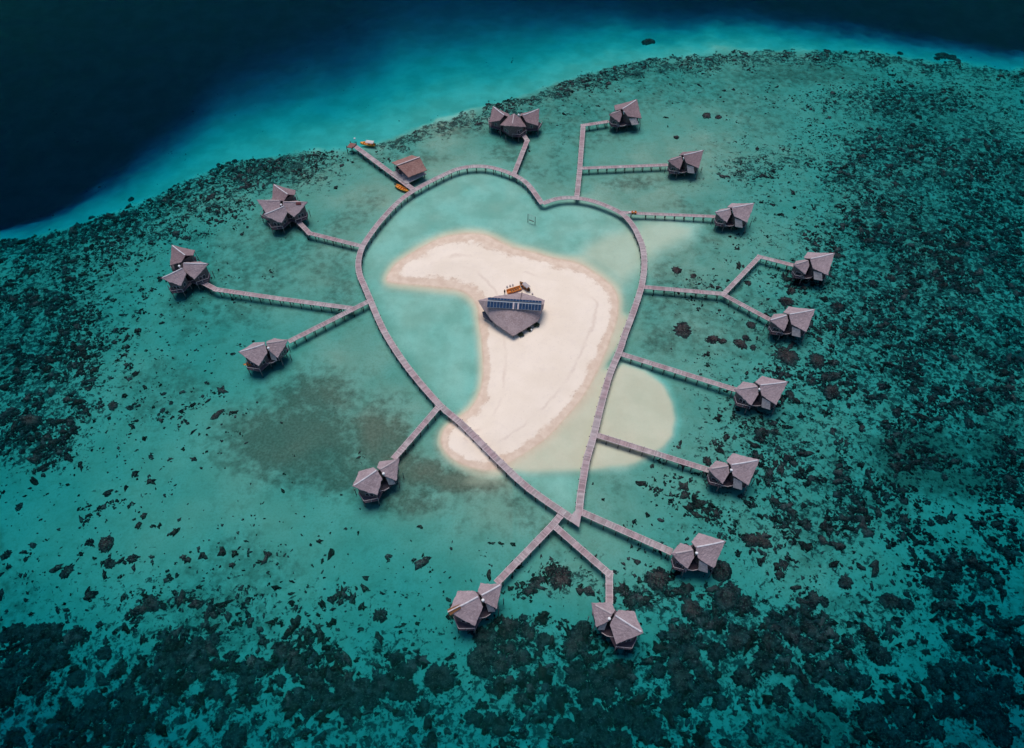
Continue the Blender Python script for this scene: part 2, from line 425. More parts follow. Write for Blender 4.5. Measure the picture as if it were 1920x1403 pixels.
def plank_material(name, c, isl=.22):
    m, nt, b = mat(name)
    g = nt.nodes.new("ShaderNodeNewGeometry")
    pos = g.outputs["Position"]
    nA = noise(nt, .22, 3, .6, pos); nB = noise(nt, 2.2, 4, .6, pos)
    col = mixc(nt, ramp01(nt, nA, .38, .62), tuple(x * f for x, f in zip(c, (.92, .80, .82))), tuple(x * f for x, f in zip(c, (1.04, 1.08, 1.06))))
    col = mixc(nt, mth(nt, 'MULTIPLY', ramp01(nt, nB, .45, .7), .3), col, tuple(x * .6 for x in c))
    oi = nt.nodes.new('ShaderNodeObjectInfo')
    col = mixc(nt, oi.outputs['Random'], col, mixc(nt, 1.0, col, (.84, .76, .78), 'MULTIPLY'))
    k = mth(nt, 'ADD', mth(nt, 'MULTIPLY', g.outputs["Random Per Island"], 2 * isl), 1 - isl)
    cb = nt.nodes.new("ShaderNodeCombineColor")
    for i in range(3): nt.links.new(k, cb.inputs[i])
    col = mixc(nt, 1.0, col, cb.outputs[0], 'MULTIPLY')
    nt.links.new(col, b.inputs["Base Color"]); b.inputs["Roughness"].default_value = .9; b.inputs["Specular IOR Level"].default_value = .12
    return m

M = {}
M['ground'] = ground_material()
M['water'] = water_material()
M['thatch'] = thatch_material("thatch", (.315, .242, .255), (.40, .31, .325), (.49, .39, .405))
M['thatch_dark'] = thatch_material("thatch_dark", (.22, .155, .165), (.28, .20, .21), (.35, .26, .27))
M['thatch_red'] = thatch_material("thatch_red", (.27, .145, .125), (.34, .195, .17), (.41, .26, .225))
M['thatch_grey'] = thatch_material("thatch_grey", (.31, .235, .235), (.39, .305, .305), (.48, .38, .38))
M['plank'] = plank_material("weathered_planks", (.44, .365, .37))
M['plank_red'] = plank_material("brown_planks", (.28, .16, .135), .2)
M['beam'] = simple("bleached_beam", (.55, .47, .47), .9, .15, 2.0)
M['pile'] = simple("wet_pile", (.085, .06, .055), .8, .3, 2.0)
M['wall'] = simple("dark_timber_wall", (.13, .10, .10), .85, .3, 2.5)
M['panel'] = simple("grey_plank_panel", (.40, .36, .355), .9, .2, 2.0)
M['deck'] = plank_material("villa_deck", (.11, .095, .11), .3)
M['ridge'] = simple("white_ridge_sheet", (.66, .63, .65), .6, .15, 1.2)
M['ridge_grey'] = simple("grey_ridge_sheet", (.50, .42, .42), .7, .12, 2.0)
M['rail'] = simple("rail_timber", (.42, .37, .38), .85, .15, 3.0)
M['stilt'] = simple("stilt_timber", (.17, .145, .14), .85, .25, 3.0)
M['white'] = simple("white_paint", (.86, .86, .84), .4, .04, 2.0, spec=.5)
M['dark'] = simple("gap_shade", (.025, .022, .025), .9, .2, 3.0)
M['glass'] = simple("window_glass", (.02, .03, .04), .1, .1, 1.0, spec=.6)
M['solar'] = simple("solar_cell", (.014, .042, .10), .5, .25, 1.2, island=.35, spec=.04)
M['solar_frame'] = simple("solar_frame", (.36, .42, .48), .4, .06, 1.0)
M['orange'] = simple("orange_paint", (.72, .22, .02), .45, .12, 1.5, spec=.5)
M['yellow'] = simple("yellow_paint", (.84, .31, .012), .4, .1, 1.5, spec=.5)
M['canopy'] = simple("pale_canopy", (.58, .52, .50), .7, .06, 2.0)
M['canopy_grey'] = simple("grey_canopy", (.44, .39, .38), .7, .1, 2.0)
M['motor'] = simple("dark_motor", (.03, .028, .027), .5, .2, 2.0)
M['brown'] = simple("brown_wood", (.20, .09, .035), .8, .25, 2.0)
M['skin'] = simple("skin", (.25, .13, .085), .6, .05, 5.0)
M['cloth'] = simple("dark_cloth", (.03, .03, .04), .9, .2, 6.0)
M['red'] = simple("dark_red_hatch", (.13, .03, .035), .7, .2, 3.0)
M['sack'] = simple("pale_sack", (.70, .58, .56), .9, .08, 4.0)
M['metal'] = simple("dull_metal", (.35, .35, .36), .45, .1, 3.0, metal=.7)

def coral_material(name, c1, c2, rim):
    m, nt, b = mat(name)
    g = nt.nodes.new("ShaderNodeNewGeometry")
    pos = g.outputs["Position"]
    nA = noise(nt, .55, 6, .7, pos); nB = noise(nt, 2.4, 3, .7, pos)
    col = mixc(nt, ramp01(nt, nA, .40, .60), c1, c2)
    col = mixc(nt, mth(nt, 'MULTIPLY', ramp01(nt, nB, .54, .66), .7), col, rim)
    k = mth(nt, 'ADD', mth(nt, 'MULTIPLY', g.outputs["Random Per Island"], 1.4), .35)
    cb = nt.nodes.new("ShaderNodeCombineColor")
    for i in range(3): nt.links.new(k, cb.inputs[i])
    col = mixc(nt, 1.0, col, cb.outputs[0], 'MULTIPLY')
    nt.links.new(col, b.inputs["Base Color"]); b.inputs["Roughness"].default_value = .95; b.inputs["Specular IOR Level"].default_value = .1
    bump(nt, mth(nt, 'ADD', nA, nB), .8, .3, b)
    return m
M['coral'] = coral_material("coral", (.016, .008, .012), (.080, .042, .045), (.20, .12, .11))

# ------------------------------------------------------------------ object helpers
def link(name, me, m=None, parent=None):
    o = bpy.data.objects.new(name, me); COL.objects.link(o)
    if m is not None:
        for k in (m if isinstance(m, (list, tuple)) else [m]): me.materials.append(k)
    if parent is not None: o.parent = parent
    return o

def tag(o, label=None, cat=None, group=None, kind=None):
    if label: o["label"] = label
    if cat: o["category"] = cat
    if group: o["group"] = group
    if kind: o["kind"] = kind
    return o

def empty(name, loc=(0, 0, 0)):
    o = bpy.data.objects.new(name, None); COL.objects.link(o); o.location = loc; o.empty_display_size = .5
    return o

class MB:
    """collects shapes into ONE mesh"""
    def __init__(s): s.v = []; s.f = []
    def add(s, vs, fs):
        b = len(s.v); s.v += [tuple(p) for p in vs]; s.f += [tuple(i + b for i in f) for f in fs]
    def hexa(s, a):
        s.add(a, [(3, 2, 1, 0), (4, 5, 6, 7), (0, 1, 5, 4), (1, 2, 6, 5), (2, 3, 7, 6), (3, 0, 4, 7)])
    def box(s, c, ux, uy, uz):
        c, ux, uy, uz = Vector(c), Vector(ux), Vector(uy), Vector(uz)
        s.hexa([c - ux - uy - uz, c + ux - uy - uz, c + ux + uy - uz, c - ux + uy - uz, c - ux - uy + uz, c + ux - uy + uz, c + ux + uy + uz, c - ux + uy + uz])
    def beam(s, a, b, w, h):
        a, b = Vector(a), Vector(b); d = b - a
        if d.length < 1e-6: return
        x = d.normalized(); up = Vector((0, 0, 1)) if abs(x.z) < .9 else Vector((1, 0, 0))
        y = up.cross(x).normalized(); z = x.cross(y)
        s.box((a + b) / 2, x * d.length / 2, y * w / 2, z * h / 2)
    def cyl(s, a, b, r, n=8, r2=None):
        a, b = Vector(a), Vector(b); x = (b - a).normalized(); r2 = r if r2 is None else r2
        up = Vector((0, 0, 1)) if abs(x.z) < .9 else Vector((1, 0, 0))
        y = up.cross(x).normalized(); z = x.cross(y)
        vs = []
        for p, q in ((a, r), (b, r2)):
            for k in range(n):
                t = 2 * math.pi * k / n
                vs.append(p + (y * math.cos(t) + z * math.sin(t)) * q)
        s.add(vs, [(k, (k + 1) % n, n + (k + 1) % n, n + k) for k in range(n)] + [tuple(range(n - 1, -1, -1)), tuple(range(n, 2 * n))])
    def prism(s, poly, z0, z1):
        """poly: list of (x, y); z1 scalar or list"""
        n = len(poly); zt = z1 if isinstance(z1, (list, tuple)) else [z1] * n
        s.add([(x, y, z0) for x, y in poly] + [(p[0], p[1], t) for p, t in zip(poly, zt)],
              [tuple(range(n - 1, -1, -1)), tuple(range(n, 2 * n))] + [(k, (k + 1) % n, n + (k + 1) % n, n + k) for k in range(n)])
    def ball(s, c, r, seg=12, rings=8, sc=(1, 1, 1)):
        vs = [(c[0], c[1], c[2] + r * sc[2])]; fs = []
        for i in range(1, rings):
            p = math.pi * i / rings
            for j in range(seg):
                t = 2 * math.pi * j / seg
                vs.append((c[0] + r * sc[0] * math.sin(p) * math.cos(t), c[1] + r * sc[1] * math.sin(p) * math.sin(t), c[2] + r * sc[2] * math.cos(p)))
        vs.append((c[0], c[1], c[2] - r * sc[2]))
        for j in range(seg):
            fs.append((0, 1 + j, 1 + (j + 1) % seg)); L = len(vs) - 1; q = 1 + (rings - 2) * seg
            fs.append((L, q + (j + 1) % seg, q + j))
        for i in range(rings - 2):
            for j in range(seg):
                a = 1 + i * seg
                fs.append((a + j, a + seg + j, a + seg + (j + 1) % seg, a + (j + 1) % seg))
        s.add(vs, fs)
    def mesh(s, name):
        me = bpy.data.meshes.new(name); me.from_pydata(s.v, [], s.f); me.update()
        bm = bmesh.new(); bm.from_mesh(me); bmesh.ops.recalc_face_normals(bm, faces=bm.faces); bm.to_mesh(me); bm.free()
        return me
    def build(s, name, m, parent=None, smooth=False):
        me = s.mesh(name)
        if smooth:
            for p in me.polygons: p.use_smooth = True
        return link(name, me, m, parent)

# ------------------------------------------------------------------ ground sheet
def axis(lo, hi, step, far):
    core = list(np.arange(lo, hi + step / 2, step))
    up = []; x = core[-1]; d = step
    while x < far:
        d *= 1.35; x = x + d; up.append(x)
    dn = []; x = core[0]; d = step
    while x > -far:
        d *= 1.35; x = x - d; dn.append(x)
    return np.array(dn[::-1] + core + up)

gx = axis(-250, 250, .72, 3600)
gy = axis(18, 375, .72, 3600)
GX, GY = np.meshgrid(gx, gy)
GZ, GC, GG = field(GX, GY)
GS = SILT
nx, ny = len(gx), len(gy)
rub = (fbm(GX / 1.6, GY / 1.6, 31, 3) - .42) * .55 * np.clip(GC, 0, 1)
GZ = GZ + np.where(GZ < -.4, np.clip(rub, 0, .3) + (fbm(GX / 5, GY / 5, 41, 2) - .5) * .12, 0)

def ground_piece(name, mask):
    idx = (np.arange(ny - 1)[:, None] * nx + np.arange(nx - 1)[None, :])[mask]
    quads = np.stack([idx, idx + 1, idx + nx + 1, idx + nx], 1)
    used, inv = np.unique(quads.ravel(), return_inverse=True)
    co = np.stack([GX.ravel()[used], GY.ravel()[used], GZ.ravel()[used]], 1).astype(np.float32)
    me = bpy.data.meshes.new(name)
    me.vertices.add(len(co)); me.vertices.foreach_set("co", co.ravel())
    me.loops.add(quads.size); me.loops.foreach_set("vertex_index", inv.astype(np.int32).ravel())
    me.polygons.add(len(quads))
    me.polygons.foreach_set("loop_start", np.arange(0, quads.size, 4, dtype=np.int32))
    me.polygons.foreach_set("loop_total", np.full(len(quads), 4, np.int32))
    me.polygons.foreach_set("use_smooth", np.ones(len(quads), bool))
    for nm, arr in (("coral", GC), ("grass", GG), ("silt", GS)):
        a = me.attributes.new(nm, 'FLOAT', 'POINT'); a.data.foreach_set("value", arr.ravel()[used].astype(np.float32))
    me.update(); me.validate()
    return link(name, me, M['ground'])

zc = (GZ[:-1, :-1] + GZ[1:, :-1] + GZ[:-1, 1:] + GZ[1:, 1:]) / 4
dry = zc > 0.0
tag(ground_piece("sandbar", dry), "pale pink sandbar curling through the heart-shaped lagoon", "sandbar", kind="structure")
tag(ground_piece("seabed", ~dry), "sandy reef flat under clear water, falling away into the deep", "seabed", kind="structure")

wb = MB(); wb.prism([(-3300, -3300), (3300, -3300), (3300, 3300), (-3300, 3300)], -60, 0)
tag(wb.build("water", M['water']), "clear turquoise sea turning navy beyond the reef edge", "sea", kind="structure")

def ground_z(x, y):
    i = int(np.clip(np.searchsorted(gx, x), 1, nx - 1)); j = int(np.clip(np.searchsorted(gy, y), 1, ny - 1))
    return float(min(GZ[j - 1, i - 1], GZ[j, i], GZ[j - 1, i], GZ[j, i - 1]))

# ------------------------------------------------------------------ boardwalks
DECK_Z = 1.6
def resample(pts, step):
    P = [Vector(p) for p in pts]; out = [(P[0].copy(), (P[1] - P[0]).normalized())]; acc = 0.0
    for a, b in zip(P, P[1:]):
        L = (b - a).length
        if L < 1e-6: continue
        d = (b - a) / L; pos = step - acc
        while pos <= L:
            out.append((a + d * pos, d)); pos += step
        acc = L - (pos - step)
    return out

def up(z): return Vector((0, 0, z))

def boardwalk(name, label, paths, width, dz=0.0, group="boardwalks around the heart", cat="boardwalk", bent=3.2, max_bents=95, beams=True, mplank=None, wedge=None):
    z = DECK_Z + dz
    p0 = paths[0][0]
    root = empty(name, (p0.x, p0.y, 0)); O = Vector((p0.x, p0.y, 0))
    tag(root, label, cat, group)
    db = MB(); left = MB(); right = MB(); bents = []
    for pts in paths:
        pts = [Vector((p.x, p.y, z)) for p in pts]
        # planks, each a board of its own width
        s = resample(pts, .34)
        for p, d in s:
            n = Vector((-d.y, d.x, 0)); w = width / 2 + random.uniform(-.04, .07)
            c = p - O - up(.03) + up(random.uniform(-.012, .012)) + n * random.uniform(-.04, .04)
            db.box(c, d * random.uniform(.145, .163), n * w, up(.03))
        # edge beams
        q = resample(pts, 2.2)
        if (q[-1][0] - pts[-1]).length > .3: q.append((pts[-1], (pts[-1] - pts[-2]).normalized()))
        for (a, da), (b, dbb) in zip(q, q[1:]):
            na = Vector((-da.y, da.x, 0)); nb = Vector((-dbb.y, dbb.x, 0))
            if da.dot(dbb) < .8: na = nb = Vector((-(b - a).y, (b - a).x, 0)).normalized()
            j = up(random.uniform(-.004, .004))
            for mb, sg in ((left, 1), (right, -1)):
                mb.beam(a - O + na * sg * (width / 2 - .08) + up(.035) + j, b - O + nb * sg * (width / 2 - .08) + up(.035) + j, .13, .11)
        bents += [(p, d) for p, d in resample(pts, bent)[(1 if len(pts) else 0):]]
    if wedge:
        w3 = [Vector((q.x, q.y, 0)) - O for q in wedge]
        db.prism([(q.x, q.y) for q in w3], z - .07, z + .022)
    db.build("deck", mplank or M['plank'], root)
    if beams:
        left.build("edge_beam", M['beam'], root); right.build("edge_beam", M['beam'], root)
    if len(bents) > max_bents: bents = bents[:max_bents]
    for p, d in bents:
        n = Vector((-d.y, d.x, 0)); mb = MB()
        gz = ground_z(p.x, p.y) - .4
        w = width / 2 - .12
        lo = min(gz, -.2)
        for sg in (1, -1):
            c = n * sg * w + Vector((p.x, p.y, 0)) - O
            lean = n * sg * random.uniform(.02, .14)
            mb.cyl(c + lean + up(lo), c + up(z - .06), .13, 7, .115)
        mb.beam(-n * (w + .35) + Vector((p.x, p.y, z - .2)) - O, n * (w + .35) + Vector((p.x, p.y, z - .2)) - O, .17, .2)
        mb.build("support_frame", M['pile'], root)
    return root

def px_path(pts, z, smooth=False):
    P = [at(x, y, z) for x, y in pts]
    return catmull(P, 5) if smooth else P

HP = px_path(HEART_A, DECK_Z, True)
HQ = px_path(HEART_B, DECK_Z, True)
boardwalk("heart_boardwalk", "long grey plank boardwalk tracing a heart around the sandbar", [HP, HQ], 1.75, wedge=[at(1069, 977, DECK_Z), at(1072, 965, DECK_Z), at(1080, 956, DECK_Z), at(1091.5, 956, DECK_Z), at(1085.8, 989, DECK_Z)])

def ext(P, a=.0, b=.0):
    P = [p.copy() for p in P]
    P[0] = P[0] - (P[1] - P[0]).normalized() * a
    P[-1] = P[-1] + (P[-1] - P[-2]).normalized() * b
    return P

def bend(P, w):
    """split a path at its corners so each run overlaps the next"""
    runs = []
    for i, (a, b) in enumerate(zip(P, P[1:])):
        runs.append(ext([a, b], w * .45 if i else 0, w * .45 if i < len(P) - 2 else 0))
    return runs

BR = [
    ("plank walkway leaving the heart's pointed end for a villa beside a round coral", [(1089, 959.5), (1259.5, 1035)], 1.7, 0, 1.0),
    ("plank walkway running straight to the villa with the bare brown roof tip", [(1053, 964), (1036.5, 984), (931, 1093)], 1.65, 0, 2.0),
    ("plank walkway with one bend over dark coral near the heart's pointed end", [(1038.5, 985), (1142.5, 1076), (1142.5, 1132)], 1.6, 0, 3.0),
    ("short straight walkway ending over the grey sea grass patch", [(824, 761), (743, 854), (737, 861)], 1.6, 0, 1.0),
    ("straight walkway to the villa sheltering an orange kayak", [(695, 563), (540, 641)], 1.6, 0, 1.0),
    ("long bent walkway to the three roofed villa with the swept tips", [(660, 578), (521, 559.5), (405, 542.5), (369, 524)], 1.55, 0, 1.0),
    ("bent walkway to the four roofed villa", [(676, 461), (580, 437), (554, 410)], 1.55, 0, 1.0),
    ("short bent walkway to the three roofed villa at the reef edge", [(963, 328), (988.5, 263.5), (978, 247)], 1.6, 0, 1.0),
    ("tall walkway rising from beside the heart's notch and turning at its far end", [(1081.5, 370), (1086.5, 323), (1093.5, 235), (1142, 227.5)], 1.65, 0, 1.0),
    ("level side walkway branching off the tall walkway by the heart's notch", [(1088, 315.5), (1253, 309)], 1.5, 0, 1.0),
    ("narrow pale walkway carrying the orange cart", [(1166, 398), (1197, 400), (1342, 406)], 1.35, 0, 1.0),
    ("walkway from the heart to the forked junction", [(1207, 538), (1356, 551)], 1.55, 0, 1.0),
    ("bent branch of the forked walkway, crossing coral to the far villa", [(1356, 552), (1424, 481), (1491, 498)], 1.45, 0, 2.0),
    ("short straight branch of the forked walkway", [(1354, 551), (1446, 600)], 1.5, 0, 3.0),
    ("straight walkway starting at the top of the half-round sand shoal", [(1164.5, 663.5), (1380, 731)], 1.6, 0, 1.0),
    ("straight walkway crossing the half-round sand shoal", [(1117, 815), (1331, 882)], 1.6, 0, 1.0),
]
for i, (lab, pts, w, _, lev) in enumerate(BR):
    P = px_path(pts, DECK_Z)
    boardwalk("walkway", lab, bend(P, w), w, -.05 - .028 * lev, "plank walkways linking the heart to the villas", "walkway", 3.1)

# ------------------------------------------------------------------ villas
def roof_mesh(A, T, C, I, B, J, sag=.35, thick=.22, seed=0, nu=12, nv=9):
    """two thatched slopes meeting on the ridge A-T; eave corners C / B, inner corners I / J"""
    rr = random.Random(seed); mb = MB()
    for (c, i, sg) in ((C, I, 1), (B, J, -1)):
        top = []; bot = []
        for a in range(nu + 1):
            s = a / nu
            for b in range(nv + 1):
                t = b / nv
                r = A.lerp(T, s); e = i.lerp(c, s)
                p = r.lerp(e, t)
                p = p - up(sag * 4 * t * (1 - t) * .5 * (.4 + .6 * s)) - up(.25 * 4 * s * (1 - s) * (1 - t) * .5)
                jz = .03 if 0 < t < 1 else .0
                p = p + Vector((rr.uniform(-.04, .04), rr.uniform(-.04, .04), rr.uniform(-jz, jz)))
                if b == nv or a == nu: p = p + (p - A).normalized() * rr.uniform(-.10, .12)
                top.append(p); bot.append(p - up(thick if b else thick * 1.2))
        n = len(top); k = nv + 1; f = []
        for a in range(nu):
            for b in range(nv):
                q = a * k + b
                f.append((q, q + k, q + k + 1, q + 1)); f.append((n + q, n + q + 1, n + q + k + 1, n + q + k))
        for a in range(nu):
            q = a * k + nv; f.append((q, q + k, n + q + k, n + q))
            q = a * k; f.append((q, n + q, n + q + k, q + k))
        for b in range(nv):
            q = b; f.append((q, q + 1, n + q + 1, n + q))
            q = nu * k + b; f.append((q, n + q, n + q + 1, q + 1))
        if sg < 0: f = [tuple(reversed(x)) for x in f]
        mb.add(top + bot, f)
    return mb

UNIT = 7.3
def camside(u):
    """which side of the ridge faces the photographer"""
    v = Vector((-u.y, u.x, 0)); return 1 if v.y < 0 else -1

def pavilion(root, O, Apx, Tpx, hA, cap='ridge', thatch='thatch', deck_z=2.0, leanto=0, lat=1.0, drop=.4, seed=0, rail_side=0, eave_drop=3.1, hatch=False, stub=False, deckout=1.0, uc=3.2, vc=4.45):
    A = at(*Apx, hA)
    L0 = 6.0
    T = at(*Tpx, hA - drop)
    d = T - A; d.z = 0; L = d.length; u = d / L; v = Vector((-u.y, u.x, 0)); s = L / UNIT
    sw = s * lat
    def P(a, b, z): return A - O + u * a * s + v * b * sw + up(z - hA)
    eave = hA - eave_drop * min(1, .55 + .45 * s)
    a0 = A - O; t0 = T - O
    C = P(uc, vc, eave); B = P(uc, -vc, eave)
    I = P(.05, 2.05, hA - 1.45 * s); J = P(.05, -2.05, hA - 1.45 * s)
    rf = roof_mesh(a0, t0, C, I, B, J, .3, .22, seed).build("roof", M[thatch], root)
    for p in rf.data.polygons: p.use_smooth = False
    # ridge sheet laid over the ridge
    rb = MB(); r0, r1 = (.03, .93) if cap == 'ridge' else (.04, .8)
    for k in range(8):
        s0 = r0 + (r1 - r0) * k / 8; s1 = r0 + (r1 - r0) * (k + 1) / 8
        for t, lst in ((s0, 0), (s1, 1)): pass
        p0 = a0.lerp(t0, s0) - up(.5 * s0 * (1 - s0)) + up(.09); p1 = a0.lerp(t0, s1) - up(.5 * s1 * (1 - s1)) + up(.09)
        wv = v * .16
        rb.add([p0 - wv - up(.1), p0, p0 + wv - up(.1), p1 - wv - up(.1), p1, p1 + wv - up(.1),
                p0 - wv - up(.24), p0 + wv - up(.24), p1 - wv - up(.24), p1 + wv - up(.24)],
               [(0, 3, 4, 1), (1, 4, 5, 2), (0, 6, 8, 3), (2, 5, 9, 7), (6, 7, 9, 8)] + ([(0, 1, 2, 7, 6)] if k == 0 else []) + ([(3, 8, 9, 5, 4)] if k == 7 else []))
    rb.build("ridge_cap", M[cap], rf)
    if hatch:
        c = P(4.6, -.55, 0); c.z = hA - drop * 4.6 / UNIT - .55 * (eave_drop / 4.4) - .02
        hb = MB(); hb.box(c, u * .75, v * .3 + up(.22), up(.16)); hb.build("roof_hatch", M['red'], rf)
    # walls under the eaves
    def hz(a, b): return hA - drop * a / UNIT - abs(b) * (hA - drop * .45 - eave) / 4.35 - .55
    ring = [(.5, 1.6), (3.2, 3.45), (5.9, .95), (5.9, -.95), (3.2, -3.45), (.5, -1.6)]
    pts = [P(a, b, 0) for a, b in ring]
    wbm = MB(); wbm.prism([(p.x, p.y) for p in pts], deck_z - .05, [max(deck_z + 1.6, hz(a, b)) for a, b in ring])
    wl = wbm.build("wall", M['wall'], root)
    for (i0, i1) in ((1, 2), (3, 4), (0, 1), (4, 5)):
        p0, p1 = pts[i0], pts[i1]; e = (p1 - p0); n = Vector((e.y, -e.x, 0)).normalized()
        if n.dot(p0 + p1 - (pts[0] + pts[3])) < 0: n = -n
        for f in ((.3, .62) if i0 in (1, 3) else (.5,)):
            c = p0.lerp(p1, f); c.z = deck_z + 1.0; c = c + n * .02
            w = MB(); w.box(c, e.normalized() * .48, n * .035, up(.62)); fo = w.build("window", M['rail'], wl)
            w = MB(); w.box(c + n * .03, e.normalized() * .38, n * .02, up(.52)); w.build("pane", M['glass'], fo)
    # platform and stilts
    f_ = camside(u)
    near_w = 2.6 * deckout; cn = uc + .1
    if leanto: near_w = 1.0
    far_w = 1.0
    wy = {f_: near_w, -f_: far_w}; cy = {f_: (4.5 if not leanto else 3.9), -f_: 3.9}
    dk = [(-.3, 2.1), (cn, cy[1]), (6.5 if wy[1] > 2 else 5.9, wy[1]), (6.4, 0), (6.5 if wy[-1] > 2 else 5.9, -wy[-1]), (cn, -cy[-1]), (-.3, -2.1)]
    dp = [P(a, b, 0) for a, b in dk]
    dm = MB(); dm.prism([(p.x, p.y) for p in dp], deck_z - .22, deck_z - .02 + random.uniform(-.01, .01)); do = dm.build("platform", M['deck'], root)
    rl = MB()
    for i in ((1, 2) if f_ > 0 else (3, 4)):
        p0, p1 = dp[i], dp[i + 1]
        m_ = max(1, int((p1 - p0).length / 1.4))
        for k in range(m_ + 1):
            q = p0.lerp(p1, k / m_); rl.beam(Vector((q.x, q.y, deck_z - .1)), Vector((q.x, q.y, deck_z + .95)), .1, .1)
        rl.beam(Vector((p0.x, p0.y, deck_z + .98)), Vector((p1.x, p1.y, deck_z + .98)), .1, .08)
        pass
    rl.build("railing", M['rail'], root)
    for (a, b) in ((3.3, 4.3), (3.3, -4.3), (6.4, 2.2), (6.4, -2.2), (5.0, 0), (2.4, 1.5), (2.4, -1.5), (.4, 2.0), (.4, -2.0)):
        p = P(a, b, 0); gz = min(ground_z(p.x + O.x, p.y + O.y) - .4, -.3)
        sb = MB(); sb.cyl(Vector((p.x, p.y, gz)), Vector((p.x, p.y, deck_z - .1)), .11, 7); sb.build("stilt", M['stilt'], root)
    for (a, b) in ((3.3, 4.2), (3.3, -4.2)):
        p = P(a, b, 0); sb = MB(); sb.beam(Vector((p.x, p.y, deck_z - .05)), Vector((p.x, p.y, eave - .1)), .11, .11); sb.build("eave_post", M['stilt'], root)
    if leanto:
        i0 = P(.3, leanto * 2.3, hA - 2.2 * s); i1 = P(2.0, leanto * 3.5, eave + .25)
        o0 = P(.15, leanto * 3.6, deck_z + .8); o1 = P(2.0, leanto * 4.6, deck_z + .6)
        lb = MB(); q = [i0, i1, o1, o0]
        lb.hexa([p - up(.14) for p in q] + q)
        lb.build("lean_to_roof", M['panel'], root)
    return A, T, u, v, s

def villa(label, wings, dot, thatch='thatch', deck_z=2.0, link_on=True, bare=False):
    O = at(*dot, 4.0); O.z = 0
    root = empty("water_villa", O)
    tag(root, label, "villa", "stilted thatched villas around the heart")
    As = []
    for k, w in enumerate(wings):
        A0 = at(*w['A'], w.get('h', 7.3)); T0 = at(*w['T'], w.get('h', 7.3) - w.get('drop', .4)); uu = (T0 - A0); uu.z = 0; uu.normalize()
        lt = camside(uu) if w.get('lean') else 0
        r = pavilion(root, O, w['A'], w['T'], w.get('h', 7.3), w.get('cap', 'ridge'), w.get('thatch', thatch), deck_z + .012 * k, lt, w.get('lat', 1.0), w.get('drop', .4), random.randint(0, 9999),
                     uc=w.get('uc', 3.2), vc=w.get('vc', 4.45), eave_drop=w.get('ed', 3.1), hatch=w.get('hatch', False), deckout=w.get('dout', 1.0))
        As.append(r)
        if w.get('bare'):
            A, T = r[0] - O, r[1] - O
            bb = MB(); p0 = A.lerp(T, .62); p1 = A.lerp(T, 1.0)
            bb.add([p0 + up(.02), p0 + r[3] * .45 + up(-.2), p1 + r[3] * .75 + up(-.35), p1 + up(.05), p1 - r[3] * .75 + up(-.35), p0 - r[3] * .45 + up(-.2),
                    p0 - up(.4), p1 - up(.5)], [(0, 1, 2, 3), (0, 3, 4, 5), (1, 6, 7, 2), (5, 4, 7, 6), (0, 5, 6, 1), (3, 2, 7, 4)])
            bo = bb.build("bare_roof_tip", M['brown'], root)
            rb = MB(); rb.beam(p0 + up(.1), p1 + up(.12) + r[2] * .2, .26, .12); rb.build("pale_batten", M['beam'], bo)
    # passage block, near-black to paint the gap's shade, and the white vent cap
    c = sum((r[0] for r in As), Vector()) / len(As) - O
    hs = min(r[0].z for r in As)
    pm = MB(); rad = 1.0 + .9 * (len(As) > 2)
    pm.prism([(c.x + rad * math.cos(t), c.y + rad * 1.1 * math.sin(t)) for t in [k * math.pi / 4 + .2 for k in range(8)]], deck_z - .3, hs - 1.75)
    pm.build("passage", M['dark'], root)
    dm = MB(); cc = c
    dm.prism([(cc.x + 3.1 * math.cos(t), cc.y + 3.1 * math.sin(t)) for t in [k * math.pi / 4 + .39 for k in range(8)]], deck_z - .33, deck_z - .09)
    dm.build("link_deck", M['deck'], root)
    rl = MB(); ring = [Vector((cc.x + 3.05 * math.cos(t), cc.y + 3.05 * math.sin(t), deck_z + .15)) for t in [-math.pi * .75, -math.pi * .62, -math.pi * .5, -math.pi * .38, -math.pi * .25]]
    for a, b in zip(ring, ring[1:]): rl.beam(a, b, .14, .12)
    rl.build("edge_rail", M['beam'], root)
    dp = at(*dot, hs - .25) - O
    vb = MB(); vb.ball(dp, .36, 12, 8, (1, 1, .8)); vb.cyl(dp - up(1.1), dp - up(.2), .12); vb.build("roof_vent", M['white'], root, True)
    return root

def big(A, T, **k): return dict(A=A, T=T, **k)
def small(A, T, **k):
    d = dict(A=A, T=T, h=6.6, ed=3.1, cap='ridge_grey', drop=.7, dout=1.1, uc=2.5, vc=4.7); d.update(k); return d

villa("twin roofed villa on the straight walkway leaving the heart's pointed end", [big((1304.6, 1026), (1361, 1014.5), lean=True), small((1300, 1031), (1258.5, 1038.5))], (1306.4, 1037))
villa("twin roofed villa whose ridge ends in a bare brown strip", [big((897.8, 1118), (841, 1147.5), bare=True, dout=1.1), small((901.8, 1116.5), (941, 1095), cap='ridge', lean=True)], (905.5, 1125.6))
villa("twin roofed villa at the end of the bent walkway among dark coral", [big((1152.4, 1153), (1206.5, 1187), dout=1.1), small((1148.3, 1151.6), (1108.5, 1130), lean=True)], (1142.5, 1160.3))
villa("twin roofed villa standing over the grey sea grass patch", [big((707, 881), (660.5, 912), dout=1.15), small((712, 880.6), (748, 859), lean=True)], (719, 888.3))
villa("twin roofed villa with an orange kayak stored under its roof", [big((496.5, 644.5), (446.5, 660)), small((498.8, 643.2), (540, 637), lean=True)], (503, 652.6))
villa("twin roofed villa on the walkway from the top of the sand shoal", [big((1424.6, 721.8), (1477.8, 715.4), lean=True), small((1421.2, 724.2), (1377, 730))], (1424.3, 729.8))
